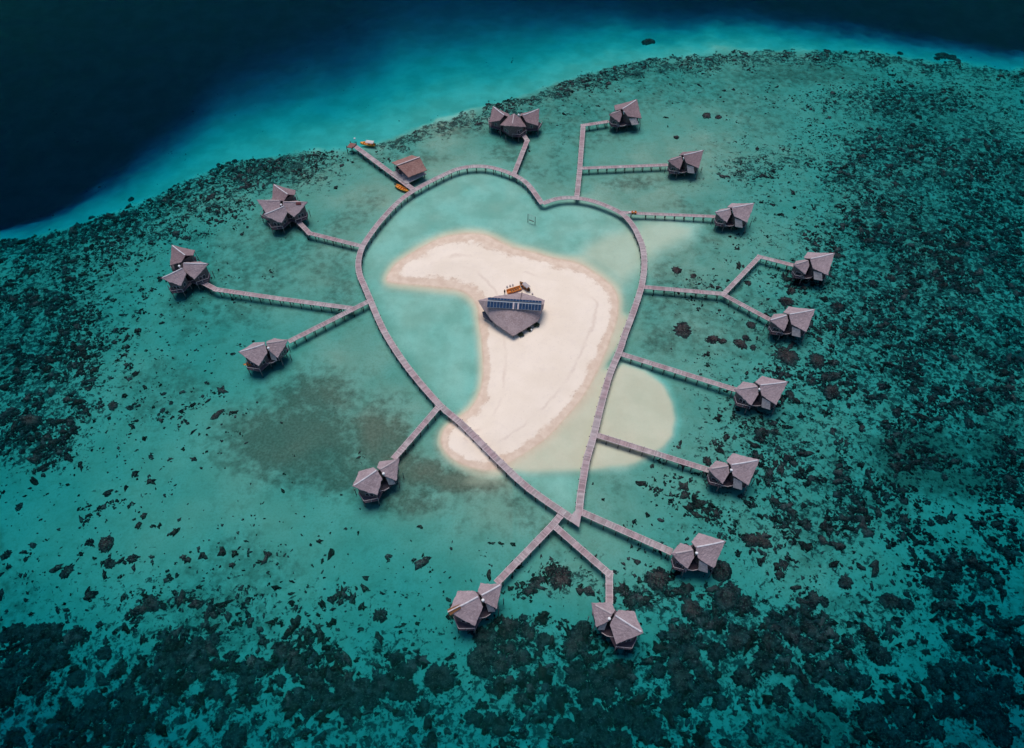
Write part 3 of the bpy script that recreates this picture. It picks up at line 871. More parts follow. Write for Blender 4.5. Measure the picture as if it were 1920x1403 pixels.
villa("twin roofed villa on the walkway crossing the sand shoal", [big((1370.2, 871.4), (1424.6, 862), lean=True), small((1366.5, 873.2), (1327, 879.2))], (1371.5, 881.4))
villa("twin roofed villa on the fork's short straight branch", [big((1479.4, 589.1), (1528.6, 580), lean=True), small((1476, 590.4), (1443.4, 600), cap='ridge')], (1484.2, 595.9))
villa("twin roofed villa at the end of the fork's bent branch", [big((1518.9, 485.2), (1565.2, 474.4), lean=True), small((1515.7, 488), (1488.3, 496))], (1523.4, 490))
villa("twin roofed villa on the narrow pale walkway with the orange cart", [big((1372, 389), (1414.6, 380.7), lean=True), small((1369.6, 391), (1340.3, 397.6), cap='ridge')], (1374.3, 395))
villa("twin roofed villa on the level side branch of the tall walkway", [big((1281.2, 290.4), (1319.5, 281.2), lean=True, thatch='thatch_dark'), small((1278, 292.6), (1251.7, 301.3))], (1282.3, 296.3), thatch='thatch_dark')
villa("twin roofed villa where the tall walkway turns, nearest the coral band", [big((1166.4, 204.2), (1194.5, 186), lean=True, thatch='thatch_dark', lat=1.1), small((1163.9, 206.5), (1141.6, 214.2), lat=1.1)], (1170, 209.6), thatch='thatch_dark')
villa("three roofed villa with swept tips on the long bent walkway", [big((347.5, 478.6), (321.5, 459), lat=.95, thatch='thatch_dark'), big((343, 493), (390.5, 494), lat=.85), big((342.6, 502), (301.3, 521.5), lat=.85, dout=1.1)], (336, 498.9))
villa("four roofed villa with a dark red hatch in one roof", [big((540, 364.2), (512.2, 345), lat=.95, thatch='thatch_dark'), big((525.6, 375.8), (481, 374.6), lat=.85, cap='ridge_grey'), big((530, 378), (577, 378.2), lat=.85, cap='ridge_grey', hatch=True), big((533.7, 385.3), (493, 402.6), lat=.8, dout=1.1)], (527, 384))
villa("three roofed villa spread like wings beside the reef edge", [big((946, 215.8), (924, 198.7), thatch='thatch_dark', lat=.95, h=7.0), big((964, 212.7), (959.8, 236), thatch='thatch_dark', lat=1.1, cap='ridge_grey'), big((979.3, 216.4), (1011.4, 203.4), thatch='thatch_dark', lat=1.0, h=7.0)], (972.4, 215.3), thatch='thatch_dark')

# ------------------------------------------------------------------ jetty and boat house
jet = [at(665, 273.5, DECK_Z), at(778, 357.5, DECK_Z)]
jr = boardwalk("jetty", "plank jetty past the red roofed boat house to the deep water", [jet], 1.75, -.08, None, "jetty", 3.1)
e0 = at(664, 273.5, DECK_Z); O = jr.location.copy(); O.z = 0
e1 = at(653, 272, DECK_Z + .5)
jb = MB()
pl = [at(650, 276, 2.0), at(661, 277.5, 2.0), at(668, 269.5, 2.0), at(657, 267.5, 2.0)]
jb.prism([((p - O).x, (p - O).y) for p in pl], 1.72, 1.95); jb.build("end_platform", M['plank_red'], jr)
for p in pl:
    sb = MB(); sb.cyl(Vector((p.x - O.x, p.y - O.y, -5)), Vector((p.x - O.x, p.y - O.y, 2.5)), .14); sb.build("mooring_post", M['pile'], jr)

def boathouse():
    zr, ze, zd = 5.7, 3.4, 1.7
    r0 = at(744, 310.3, zr); r1 = at(787, 294.6, zr)
    d = (r1 - r0); d.z = 0; L = d.length; u = d.normalized(); v = Vector((-u.y, u.x, 0))
    if v.y > 0: v = -v               # v towards the photographer
    O = (r0 + r1) / 2; O.z = 0
    root = empty("boat_house", O); tag(root, "open boat house with reddish thatched gable roof beside the jetty", "boat house")
    a = r0 - O; b = r1 - O
    hw = 4.0
    rf = roof_mesh(a, b, at(800.5, 319, ze) - O, at(765.6, 332, ze) - O, at(772, 291, ze) - O, at(734.5, 304.7, ze) - O, .25, .22, 5).build("roof", M['thatch_red'], root)
    cb = MB(); cb.beam(a.lerp(b, .0) + up(.02), a.lerp(b, 1) + up(.02), .42, .14); cb.build("ridge_cap", M['ridge_grey'], rf)
    c = (a + b) / 2; c.z = 0
    pm = MB(); pm.prism([((c + u * x + v * y).x, (c + u * x + v * y).y) for x, y in ((-L / 2 - 1.8, -2.6), (L / 2 - .6, -2.6), (L / 2 - .2, 4.4), (-L / 2 + .2, 5.6))], zd - .25, zd); pm.build("platform", M['panel'], root)
    wm = MB()
    for x0, y0, x1, y1 in ((-L / 2 + .6, -2.8, L / 2 - .6, -2.8), (L / 2 - .6, -2.8, L / 2 - .6, 2.6), (-L / 2 + .6, -2.8, -L / 2 + .6, -.2)):
        wm.beam(c + u * x0 + v * y0 + up(zd + .75), c + u * x1 + v * y1 + up(zd + .75), .12, 1.5)
    wm.build("wall", M['wall'], root)
    for x in (-L / 2 + .4, 0, L / 2 - .4):
        for y in (-3.1, 3.1):
            p = c + u * x + v * y; sb = MB(); sb.beam(p + up(zd - .1), p + up(ze + .45), .18, .18); sb.build("roof_post", M['rail'], root)
            sb = MB(); sb.cyl(p + up(-3.2), p + up(zd - .2), .15); sb.build("stilt", M['pile'], root)
    bm_ = MB(); bm_.beam(c + u * (-L / 2) + v * 3.2 + up(zd + .9), c + u * (L / 2 - .3) + v * 3.2 + up(zd + .9), .12, .12); bm_.build("railing", M['rail'], root)
    return root
boathouse()

# ------------------------------------------------------------------ sandbar pavilion with solar panels
def pavilion_big():
    zr = 6.2
    L = at(897, 563.5, 5.4); Rr = at(1020, 570.5, 5.6)
    r0 = at(914.2, 564.8, zr); r1 = at(1015.2, 571.4, zr)
    O = at(962, 600, 1.0); O.z = 0
    root = empty("beach_pavilion", O); tag(root, "large thatched pavilion with blue solar panels on the sandbar", "pavilion")
    mb = MB()
    near = [at(904.8, 578, 4.4), at(924.6, 604, 2.8), at(962, 630, 2.5), at(1010, 601, 3.0), at(1018.3, 578, 4.6)]
    far = [at(978.8, 548.5, 4.0)]
    def fan(grid_top, grid_bot, nu, nv):
        """sheet between two polylines"""
        def ev(pl, t):
            seg = [(b - a).length for a, b in zip(pl, pl[1:])]; tot = sum(seg); x = t * tot
            for (a, b), s in zip(zip(pl, pl[1:]), seg):
                if x <= s + 1e-6: return a.lerp(b, min(1, x / s))
                x -= s
            return pl[-1]
        V = []
        for i in range(nu + 1):
            a, b = ev(grid_top, i / nu), ev(grid_bot, i / nu)
            for j in range(nv + 1):
                p = a.lerp(b, j / nv) - O
                if j == nv: p = p + Vector((random.uniform(-.1, .1), random.uniform(-.12, .12), 0))
                if 0 < j < nv: p = p + up(random.uniform(-.025, .025))
                V.append(p)
        n = len(V); k = nv + 1; F = []
        V2 = [p - up(.28) for p in V]
        for i in range(nu):
            for j in range(nv):
                q = i * k + j; F.append((q, q + 1, q + k + 1, q + k)); F.append((n + q, n + q + k, n + q + k + 1, n + q + 1))
            q = i * k + nv; F.append((q, n + q, n + q + k, q + k)); q = i * k; F.append((q, q + k, n + q + k, n + q))
        for j in range(nv):
            F.append((j, n + j, n + j + 1, j + 1)); q = nu * k + j; F.append((q, q + 1, n + q + 1, n + q))
        mb.add(V + V2, F)
    ridge = [L, r0, r1, Rr]
    fan(ridge, [L.lerp(near[0], .3)] + near + [Rr.lerp(near[4], .3)], 40, 14)
    apex = far[0]
    fan(ridge, [L + Vector((.1, .5, -.3)), at(930, 555.5, 4.6), apex, at(1003, 556, 4.4), at(1021.5, 562.5, 4.6)], 40, 8)
    rf = mb.build("roof", M['thatch_grey'], root)
    # hip seam on the far slope
    hb = MB(); hb.beam(r0.lerp(r1, .6) - O + up(.05), apex - O + up(.12), .22, .1); hb.build("hip_seam", M['wall'], rf)
    cb = MB(); cb.beam(r0 - O + up(.16), r1 - O + up(.16), .2, .1); cb.build("ridge_cap", M['solar_frame'], rf)
    # solar panels on the near slope below the ridge, and on the far slope
    d = (r1 - r0); Ls = d.length; x = d.normalized()
    mid = near[2] - O; rm = r0.lerp(r1, .5) - O
    dn = mid - rm; dn = (dn - x * dn.dot(x)).normalized(); nn = x.cross(dn); nn = nn if nn.z > 0 else -nn
    fd = (apex - O) - rm; fd = (fd - x * fd.dot(x)).normalized(); fn = x.cross(fd); fn = fn if fn.z > 0 else -fn
    def panel(s0, s1, dd, nm, depth, off, lift):
        c = r0 - O + x * (s0 + s1) / 2 + dd * (off + depth / 2) + nm * lift
        f = MB(); f.box(c, x * (s1 - s0) / 2, dd * depth / 2, nm * .035); po = f.build("solar_panel", M['solar_frame'], rf)
        g = MB(); g.box(c + nm * .03, x * ((s1 - s0) / 2 - .07), dd * (depth / 2 - .06), nm * .02); g.build("pane_cells" if False else "panel_cells", M['solar'], po) if False else None
        return c, x, dd, nm, (s1 - s0), depth, po
    n_p = 17; step = Ls / n_p
    for k in range(n_p):
        a, b = k * step + .02, (k + 1) * step - .02
        for dd, nm, dep, off in ((dn, nn, 1.85, .16), (fd, fn, 1.3, .22)):
            c = r0 - O + x * (a + b) / 2 + dd * (off + dep / 2) + nm * .38
            f = MB(); f.box(c, x * (b - a) / 2, dd * dep / 2, nm * .03); f.box(c + nm * .03, x * ((b - a) / 2 - (.028 if dd is dn else .012)), dd * (dep / 2 - .05), nm * .03)
            me = f.mesh("solar_panel")
            me.materials.append(M['solar_frame']); me.materials.append(M['solar'])
            for i, p in enumerate(me.polygons): p.material_index = 1 if i >= 6 else 0
            o = bpy.data.objects.new("solar_panel", me); COL.objects.link(o); o.parent = root
    for t in (.49, .575):
        sb = MB(); p = r0.lerp(r1, t) - O; sb.beam(p + nn * .46 + dn * .1, p + nn * .46 + dn * 2.1, .42, .05); sb.build("walk_strip", M['ridge_grey'], root)
    # walls, posts, floor
    fl = [at(908, 581, 0.9), at(927, 603, .9), at(962, 622, .9), at(1004, 600, .9), at(1013, 578, .9), at(1003, 566, .9), at(978, 560, .9), at(930, 565, .9)]
    c0 = sum(fl, Vector()) / len(fl)
    ring = [c0.lerp(p, .95) - O for p in fl]
    wb_ = MB(); wb_.prism([(p.x, p.y) for p in ring], .3, 2.3); wb_.build("wall", M['wall'], root)
    fb = MB(); fb.prism([((p - O).x, (p - O).y) for p in fl], .3, 1.15); fb.build("floor_slab", M['panel'], root)
    for p in near[1:4] + near[:1]:
        q = (p - O) + (c0 - p) * .08; sb = MB(); sb.beam(Vector((q.x, q.y, .4)), Vector((q.x, q.y, p.z - .25)), .22, .22); sb.build("roof_post", M['wall'], root)
    # dark side roof over the beach edge
    lb = MB(); q = [at(904, 585, 2.0) - O, at(909.5, 583, 2.3) - O, at(924, 596, 2.3) - O, at(923.5, 605.5, 1.7) - O, at(906, 594, 1.6) - O]
    lb.add([p for p in q] + [p - up(.18) for p in q], [(4, 3, 2, 1, 0), (5, 6, 7, 8, 9)] + [(i, (i + 1) % 5, 5 + (i + 1) % 5, 5 + i) for i in range(5)])
    lb.build("side_roof", simple("dark_slate_roof", (.10, .095, .12), .8, .2, 2.0), root)
    return root
pavilion_big()

# dark shrubs against the shaded side of the pavilion
def shrub(px, py, r, label):
    c = at(px, py, 1.0); gz = ground_z(c.x, c.y)
    rr = random.Random(int(px * 7)); root = empty("shrub", (c.x, c.y, gz)); tag(root, label, "shrub", "shrubs beside the pavilion")
    mb = MB()
    for k in range(240):
        th = rr.uniform(0, 6.28); ph = math.acos(rr.uniform(0, 1)); rad = r * rr.uniform(.35, 1.0)
        p = Vector((math.cos(th) * math.sin(ph) * rad, math.sin(th) * math.sin(ph) * rad, .2 + math.cos(ph) * rad * .9))
        a = Vector((rr.uniform(-1, 1), rr.uniform(-1, 1), rr.uniform(-.5, 1))).normalized() * .22; b = a.cross(Vector((rr.uniform(-1, 1), rr.uniform(-1, 1), 1))).normalized() * .09
        mb.add([p - a, p + b, p + a, p - b], [(0, 1, 2, 3)])
    mb.build("foliage", simple("shrub_leaf", (.035, .05, .025), .7, .4, 3.0), root)
    st = MB()
    for k in range(4):
        st.cyl(Vector((0, 0, -.1)), Vector((rr.uniform(-.4, .4) * r, rr.uniform(-.4, .4) * r, r * .6)), .035, 5, .015)
    st.build("stem", M['brown'], root)
for px, py, r, lab in ((977, 629, .9, "dark shrub at the pavilion's pointed near corner"), (993, 619, .8, "dark shrub midway along the pavilion's shaded side"), (1006, 611, .95, "taller dark shrub by the pavilion's side corner")):
    shrub(px, py, r, lab)
wt = MB(); p = at(996, 618.5, 1.4); wt.ball((0, 0, .35), .35, 12, 8, (1, 1, 1.1)); o = wt.build("water_jar", M['white'], None, True); o.location = (p.x, p.y, ground_z(p.x, p.y)); tag(o, "small white jar by the pavilion's shaded side", "jar")

# ------------------------------------------------------------------ boats
def hull(L, B, H, m, root, name="hull", open_=True, blunt=.55, box=0.0):
    n = 16; V = []; F = []
    prof = []
    for i in range(n + 1):
        t = i / n
        w = B / 2 * (1 - (1 - box) * max(0, (t - .45) / .55) ** 2.2) * (blunt + (1 - blunt) * min(1, t / .25))
        sheer = H + .22 * H * max(0, t - .5) * 2
        prof.append((t * L - L / 2, max(w, .02), sheer))
    sec = []
    for x, w, h in prof:
        ring = [(x, -w, h), (x, -w * .92, h * .45), (x, -w * .55, 0.02), (x, 0, -.06), (x, w * .55, .02), (x, w * .92, h * .45), (x, w, h),
                (x, w * .86, h), (x, w * .78, h * .5), (x, w * .45, .14), (x, 0, .12), (x, -w * .45, .14), (x, -w * .78, h * .5), (x, -w * .86, h)]
        sec.append(ring)
    k = len(sec[0])
    for r in sec: V += r
    for i in range(n):
        for j in range(k):
            F.append((i * k + j, i * k + (j + 1) % k, (i + 1) * k + (j + 1) % k, (i + 1) * k + j))
    F.append(tuple(range(k))); F.append(tuple(n * k + j for j in range(k - 1, -1, -1)))
    b = MB(); b.add(V, F); return b.build(name, m, root, True)

def boat(px, py, px2, py2, z, L, B, label, m, canopy=None, seats=3, motor=True, bow=True, sm=None, box=0.0):
    a = at(px, py, z); b = at(px2, py2, z); c = (a + b) / 2
    root = empty("boat", c); d = b - a; root.rotation_euler = (0, 0, math.atan2(d.y, d.x)); L = L or d.length
    tag(root, label, "boat")
    hull(L, B, .75, m, root, box=box, blunt=.55 + .35 * (box > 0))
    for s in range(seats):
        x = -L * .3 + s * L * .6 / max(1, seats - 1) * .8
        sb = MB(); sb.box((x, 0, .48), (.2, 0, 0), (0, B * .36, 0), (0, 0, .035)); sb.build("seat", sm or M['orange'], root)
    if bow:
        bb = MB(); bb.add([(L * .28, -B * .36, .8), (L * .48, -.08, .9), (L * .48, .08, .9), (L * .28, B * .36, .8), (L * .28, -B * .36, .74), (L * .48, -.08, .84), (L * .48, .08, .84), (L * .28, B * .36, .74)],
                          [(0, 1, 2, 3), (7, 6, 5, 4), (0, 4, 5, 1), (1, 5, 6, 2), (2, 6, 7, 3), (3, 7, 4, 0)]); bb.build("foredeck", m, root)
    if canopy:
        cb = MB(); n = 8; V = []
        for x in (-L * .46, L * .08):
            for k in range(n + 1):
                t = k / n * 2 - 1; V.append((x, t * B * .46, 1.75 - .25 * t * t))
        V += [(x, y, z_ - .05) for x, y, z_ in V]
        q = n + 1; F = []
        for k in range(n):
            F.append((k, k + 1, q + k + 1, q + k)); F.append((2 * q + k, 3 * q + k, 3 * q + k + 1, 2 * q + k + 1))
            F.append((k, 2 * q + k, 2 * q + k + 1, k + 1)); F.append((q + k, q + k + 1, 3 * q + k + 1, 3 * q + k))
        F += [(0, q, 3 * q, 2 * q), (n, 2 * q + n, 3 * q + n, q + n)]
        cb.add(V, F); co = cb.build("canopy", canopy, root)
        for x in (-L * .42, L * .05):
            for y in (-B * .42, B * .42):
                sb = MB(); sb.cyl((x, y, .55), (x, y, 1.58), .03, 6); sb.build("canopy_post", M['metal'], root)
    if motor:
        mo = MB(); mo.box((-L / 2 - .2, 0, .85), (.2, 0, 0), (0, .17, 0), (0, 0, .24)); mo.box((-L / 2 - .25, 0, .3), (.07, 0, 0), (0, .06, 0), (0, 0, .45)); mo.cyl((-L / 2 - .1, 0, .95), (-L / 2 + .35, .1, 1.0), .03, 6)
        mo.build("outboard_motor", M['motor'], root)
    return root

boat(703, 274, 676, 270.5, -.15, None, 1.9, "yellow boat with a pale canopy moored off the jetty's end", M['yellow'], M['canopy'], 3)
boat(742, 349.5, 767, 362, -.15, None, 1.7, "open yellow boat with orange seats beside the jetty's foot", M['yellow'], None, 4)
boat(977, 541.5, 951, 550, .95, None, 1.7, "orange boat drawn up on the sand behind the pavilion", M['orange'], None, 4, motor=True, bow=False, sm=M['brown'], box=.8)
boat(992, 546.5, 974.5, 531.5, 1.0, None, 1.5, "boat with a grey canopy and dark motor on the sand behind the pavilion", M['brown'], M['canopy_grey'], 2)
# kayak under a villa roof
kz = 2.05; ka = at(459.5, 683.5, kz + .2); kb = at(472.5, 682.5, kz + .2); kc = (ka + kb) / 2
kr = empty("kayak", (kc.x, kc.y, kz - .05)); kr.rotation_euler = (0, 0, math.atan2((kb - ka).y, (kb - ka).x)); tag(kr, "orange kayak lying on a villa deck under the eaves", "kayak")
hull((kb - ka).length * 1.5, .8, .36, M['yellow'], kr, "hull", blunt=.2)
sb = MB(); sb.box((-.2, 0, .25), (.28, 0, 0), (0, .22, 0), (0, 0, .04)); sb.box((-.5, 0, .42), (.04, 0, 0), (0, .2, 0), (0, 0, .16)); sb.build("seat", M['motor'], kr)

# mooring buoy
p = at(665, 260.3, .1); mb = MB(); mb.ball((0, 0, .1), .38, 14, 10); mb.cyl((0, 0, .4), (0, 0, .62), .06, 8)
o = mb.build("mooring_buoy", M['white'], None, True); o.location = (p.x, p.y, 0); tag(o, "small white buoy floating off the jetty's end", "buoy")

# ------------------------------------------------------------------ swing standing in the lagoon
def swing():
    a = at(989.8, 415, 0); b = at(1003.2, 420, 0); c = (a + b) / 2
    root = empty("lagoon_swing", (c.x, c.y, ground_z(c.x, c.y))); tag(root, "wooden swing frame with two seats standing in the lagoon", "swing")
    O = Vector((c.x, c.y, root.location.z)); H = 2.9 - root.location.z
    for p in (a, b):
        s = MB(); q = Vector((p.x, p.y, 0)) - Vector((c.x, c.y, 0)); s.cyl(q + up(-.3), q + up(H), .11, 8, .09); s.build("post", M['pile'], root)
    qa = Vector((a.x - c.x, a.y - c.y, H - .1)); qb = Vector((b.x - c.x, b.y - c.y, H - .1))
    s = MB(); s.cyl(qa.lerp(qb, -.06), qa.lerp(qb, 1.06), .035, 8); s.build("crossbeam", M['rail'], root)
    for t in (.32, .66):
        m_ = qa.lerp(qb, t); u = (qb - qa).normalized(); v = Vector((-u.y, u.x, 0)); zs = .75 - root.location.z
        s = MB(); s.box(Vector((m_.x, m_.y, zs)), u * .4, v * .16, up(.04)); so = s.build("swing_seat", M['pile'], root)
        r = MB()
        for sg in (-1, 1): r.cyl(Vector((m_.x, m_.y, zs)) + u * .34 * sg, Vector((m_.x, m_.y, H - .12)) + u * .3 * sg, .018, 5)
        r.build("rope", M['rail'], so)
swing()

# cart on the narrow walkway
def cart():
    p = at(1185.5, 399, DECK_Z + .3); z = DECK_Z - .07; root = empty("hand_cart", (p.x, p.y, z)); root.rotation_euler = (0, 0, R(-4))
    tag(root, "orange hand cart standing on the narrow pale walkway", "cart")
    b = MB(); b.box((.55, 0, .5), (.75, 0, 0), (0, .42, 0), (0, 0, .04))
    for sg in (-1, 1): b.box((.55, sg * .42, .68), (.75, 0, 0), (0, .03, 0), (0, 0, .16)); b.box((.55 + sg * .75, 0, .68), (.03, 0, 0), (0, .4, 0), (0, 0, .16))
    b.build("tray", M['orange'], root)
    h = MB(); h.cyl((1.3, -.3, .6), (1.85, -.3, 1.0), .03, 6); h.cyl((1.3, .3, .6), (1.85, .3, 1.0), .03, 6); h.cyl((1.85, -.3, 1.0), (1.85, .3, 1.0), .03, 6); h.build("handle", M['metal'], root)
    for x in (.1, 1.0):
        for y in (-.5, .5):
            w = MB(); w.cyl((x, y - .05, .25), (x, y + .05, .25), .25, 14); w.build("wheel", M['motor'], root)
    for k, (dx, lab) in enumerate(((-.75, "pale round sack lying on the walkway beside the orange cart"),)):
        s = MB(); s.ball((0, 0, .36), .55, 14, 10, (1.0, .8, .68)); o = s.build("sack", M['sack'], None, True)
        o.location = (p.x + dx, p.y + .05, z); tag(o, lab, "sack")
    s = MB(); s.ball((0, 0, .2), .3, 12, 8, (1.2, .9, .7)); o = s.build("sack", M['sack'], None, True); o.location = (p.x + .45, p.y, z + .53); tag(o, "small pale sack loaded in the orange cart", "sack")
cart()

# ------------------------------------------------------------------ person behind the pavilion
def person():
    p = at(946.3, 550, 1.0); z = ground_z(p.x, p.y) + .05
    V = []; E = []; Rd = []
    def v(x, y, z_, r):
        V.append((x, y, z_)); Rd.append(r); return len(V) - 1
    def e(a, b): E.append((a, b)); return b
    pel = v(0, 0, .92, .15); wa = e(pel, v(0, 0, 1.1, .135)); ch = e(wa, v(0, .01, 1.32, .16)); nk = e(ch, v(0, 0, 1.47, .06)); hd = e(nk, v(0, .015, 1.55, .075)); tp = e(hd, v(0, .02, 1.64, .092)); e(tp, v(0, .015, 1.71, .07))
    for s in (-1, 1):
        hp = e(pel, v(s * .1, 0, .86, .1)); kn = e(hp, v(s * .11, .02, .48, .065)); an = e(kn, v(s * .11, -.01, .09, .045)); e(an, v(s * .12, .16, .04, .035))
        sh = e(ch, v(s * .19, 0, 1.39, .065)); el = e(sh, v(s * .24, -.02, 1.1, .045)); wr = e(el, v(s * .23, .06, .86, .03)); pm = e(wr, v(s * .23, .075, .79, .034))
        for k, (dx, L) in enumerate(((-.03, .06), (-.01, .075), (.012, .07), (.032, .055))):
            f1 = e(pm, v(s * .23 + dx * .9, .08 + k * .003, .735, .009)); e(f1, v(s * .23 + dx, .092, .735 - L * .6, .008))
        e(wr, v(s * .2, .105, .80, .011))
    me = bpy.data.meshes.new("person"); me.from_pydata(V, E, []); me.update()
    o = link("person", me, M['skin']); o.location = (p.x, p.y, z); o.rotation_euler = (0, 0, R(200))
    sk = o.modifiers.new("skin", 'SKIN')
    for i, r in enumerate(Rd): me.skin_vertices[0].data[i].radius = (r, r * .85)
    me.skin_vertices[0].data[0].use_root = True
    ss = o.modifiers.new("smooth", 'SUBSURF'); ss.levels = ss.render_levels = 1
    tag(o, "person in dark clothes standing on the sand behind the pavilion", "person")
    # clothing
    c = MB()
    def tube(pts, n=12):
        vs = []
        for (x, y, z_, rx, ry) in pts:
            for k in range(n): t = 2 * math.pi * k / n; vs.append((x + rx * math.cos(t), y + ry * math.sin(t), z_))
        c.add(vs, [(i * n + k, i * n + (k + 1) % n, (i + 1) * n + (k + 1) % n, (i + 1) * n + k) for i in range(len(pts) - 1) for k in range(n)])
    tube([(0, 0, .86, .19, .15), (0, 0, 1.1, .175, .14), (0, 0, 1.3, .205, .16), (0, 0, 1.42, .18, .12), (0, 0, 1.47, .08, .075)])
    c.build("shirt", M['cloth'], o, True)
    c = MB()
    for s in (-1, 1): tube([(s * .11, 0, .12, .075, .075), (s * .11, .01, .5, .09, .09), (s * .1, 0, .92, .125, .14)])
    c.build("trousers", M['cloth'], o, True)
    c = MB(); c.ball((0, 0, 1.67), .108, 12, 8, (.95, 1.02, .9)); c.build("hair", M['motor'], o, True)
person()

# low stools on the sand
def stool(px, py, label):
    p = at(px, py, .9); root = empty("stool", (p.x, p.y, ground_z(p.x, p.y))); root.rotation_euler = (0, 0, random.uniform(0, 1.5)); tag(root, label, "stool", "stools on the sand behind the pavilion")
    s = MB(); s.cyl((0, 0, .42), (0, 0, .48), .26, 14); s.build("seat", M['rail'], root)
    for k in range(4):
        t = k * math.pi / 2; s = MB(); s.cyl((.26 * math.cos(t), .26 * math.sin(t), -.03), (.15 * math.cos(t), .15 * math.sin(t), .43), .035, 6); s.build("leg", M['wall'], root)
stool(950.8, 539, "stool on the sand closest to the standing person")
stool(956.4, 537, "middle stool of the three behind the orange boat")
stool(961.5, 535.8, "stool on the sand nearest the grey canopied boat")
stool(998.2, 552.6, "lone stool on the sand beside the pavilion's far eave")

# ------------------------------------------------------------------ coral
def head_mesh(name, seed, n=40, rings=8, lump=.34, round_=False):
    rr = np.random.default_rng(seed); V = []; F = []
    th = np.arange(n) * 2 * math.pi / n
    amp = .13 if round_ else lump
    prof = 1 + sum(amp / (k + .6) * np.cos(k * th + rr.uniform(0, 6.28)) * rr.uniform(.3, 1) for k in range(2, 8)) + sum((.03 if round_ else .075) * np.cos(k * th + rr.uniform(0, 6.28)) * rr.uniform(.2, 1) for k in range(8, 17))
    V.append((0, 0, .82))
    for i in range(1, rings + 1):
        t = i / rings
        for j in range(n):
            r = t * prof[j] * .5
            h = (1 - t ** 3.2)
            dish = -.18 * math.exp(-(t / .55) ** 2) if round_ else 0
            z = (h + dish) * (1 + rr.uniform(-.22, .22)) if i < rings else -.25
            V.append((r * math.cos(th[j]), r * math.sin(th[j]), z))
    for j in range(n): F.append((0, 1 + j, 1 + (j + 1) % n))
    for i in range(rings - 1):
        for j in range(n):
            a = 1 + i * n; F.append((a + j, a + n + j, a + n + (j + 1) % n, a + (j + 1) % n))
    me = bpy.data.meshes.new(name); me.from_pydata(V, [], F); me.update(); me.materials.append(M['coral'])
    for p in me.polygons: p.use_smooth = True
    return me
HEADS = [head_mesh("coral_head", 100 + k) for k in range(12)] + [head_mesh("coral_head_round", 200 + k, round_=True) for k in range(5)]

HAND = [(1361, 1122, 50, 1), (1325, 217, 19, 0), (1347, 220, 14, 0), (1268, 258, 12, 0), (1216, 80, 24, 0), (1768, 106, 24, 0), (1570, 480, 18, 0), (1402, 531, 14, 0), (1636, 533, 20, 0), (1269, 507, 20, 0), (1300, 518, 13, 0),
        (1408, 610, 20, 1), (1336, 637, 24, 0), (1354, 640, 16, 0), (1388, 645, 26, 0), (1398, 634, 16, 1), (1412, 652, 14, 0), (1280, 619, 38, 0), (1481, 741, 21, 0), (1559, 735, 36, 0), (1563, 706, 26, 0), (1532, 677, 36, 0), (1475, 668, 46, 0), (1497, 531, 18, 0),
        (1474, 566, 28, 0), (1570, 575, 24, 0), (1421, 812, 17, 0), (1424, 824, 20, 0), (1377, 821, 11, 0), (1391, 817, 10, 0), (1459, 840, 11, 0), (1817, 794, 24, 0), (1689, 651, 15, 0), (1713, 732, 22, 0), (1483, 546, 20, 0), (1326, 865, 20, 0),
        (1764, 975, 24, 0), (1548, 988, 20, 0), (1512, 984, 24, 0), (1494, 997, 12, 0), (1408, 1013, 34, 0), (1430, 1017, 30, 0), (1545, 1128, 22, 0), (1702, 1134, 26, 1), (1669, 1128, 40, 0), (1588, 1205, 22, 0), (1620, 1277, 28, 1), (1235, 1257, 32, 1), (1413, 1148, 16, 0),
        (1020, 1198, 28, 1), (1074, 1213, 44, 0), (957, 1212, 24, 0), (928, 1234, 20, 0), (837, 1278, 34, 0), (908, 1260, 24, 1), (987, 1183, 30, 0), (1052, 1083, 44, 0), (1180, 1128, 26, 1), (1233, 1086, 50, 0), (1297, 1143, 44, 0), (1352, 1070, 44, 1),
        (755, 1250, 20, 0), (738, 1307, 19, 0), (1038, 1316, 30, 1), (981, 1159, 18, 0), (1146, 1120, 22, 0), (199, 1020, 32, 0), (168, 1017, 17, 0), (206, 1057, 24, 0), (126, 1072, 26, 0), (248, 1048, 20, 0), (347, 1221, 26, 0), (580, 1329, 34, 1), (525, 1276, 26, 0),
        (84, 1216, 30, 0), (598, 1293, 34, 0), (403, 1198, 24, 0), (635, 1280, 24, 0), (36, 951, 16, 0), (343, 1350, 17, 1), (12, 1041, 20, 0), (58, 790, 40, 0), (212, 761, 21, 0), (244, 765, 14, 0), (307, 739, 10, 0), (188, 755, 10, 0), (305, 770, 12, 0), (321, 756, 9, 0),
        (142, 812, 9, 0), (437, 664, 9, 0), (42, 847, 14, 0), (1784, 109, 20, 0), (1795, 114, 13, 0), (1757, 110, 13, 0), (1688, 101, 12, 0), (246, 374, 12, 0), (440, 303, 12, 0), (428, 306, 9, 0)]
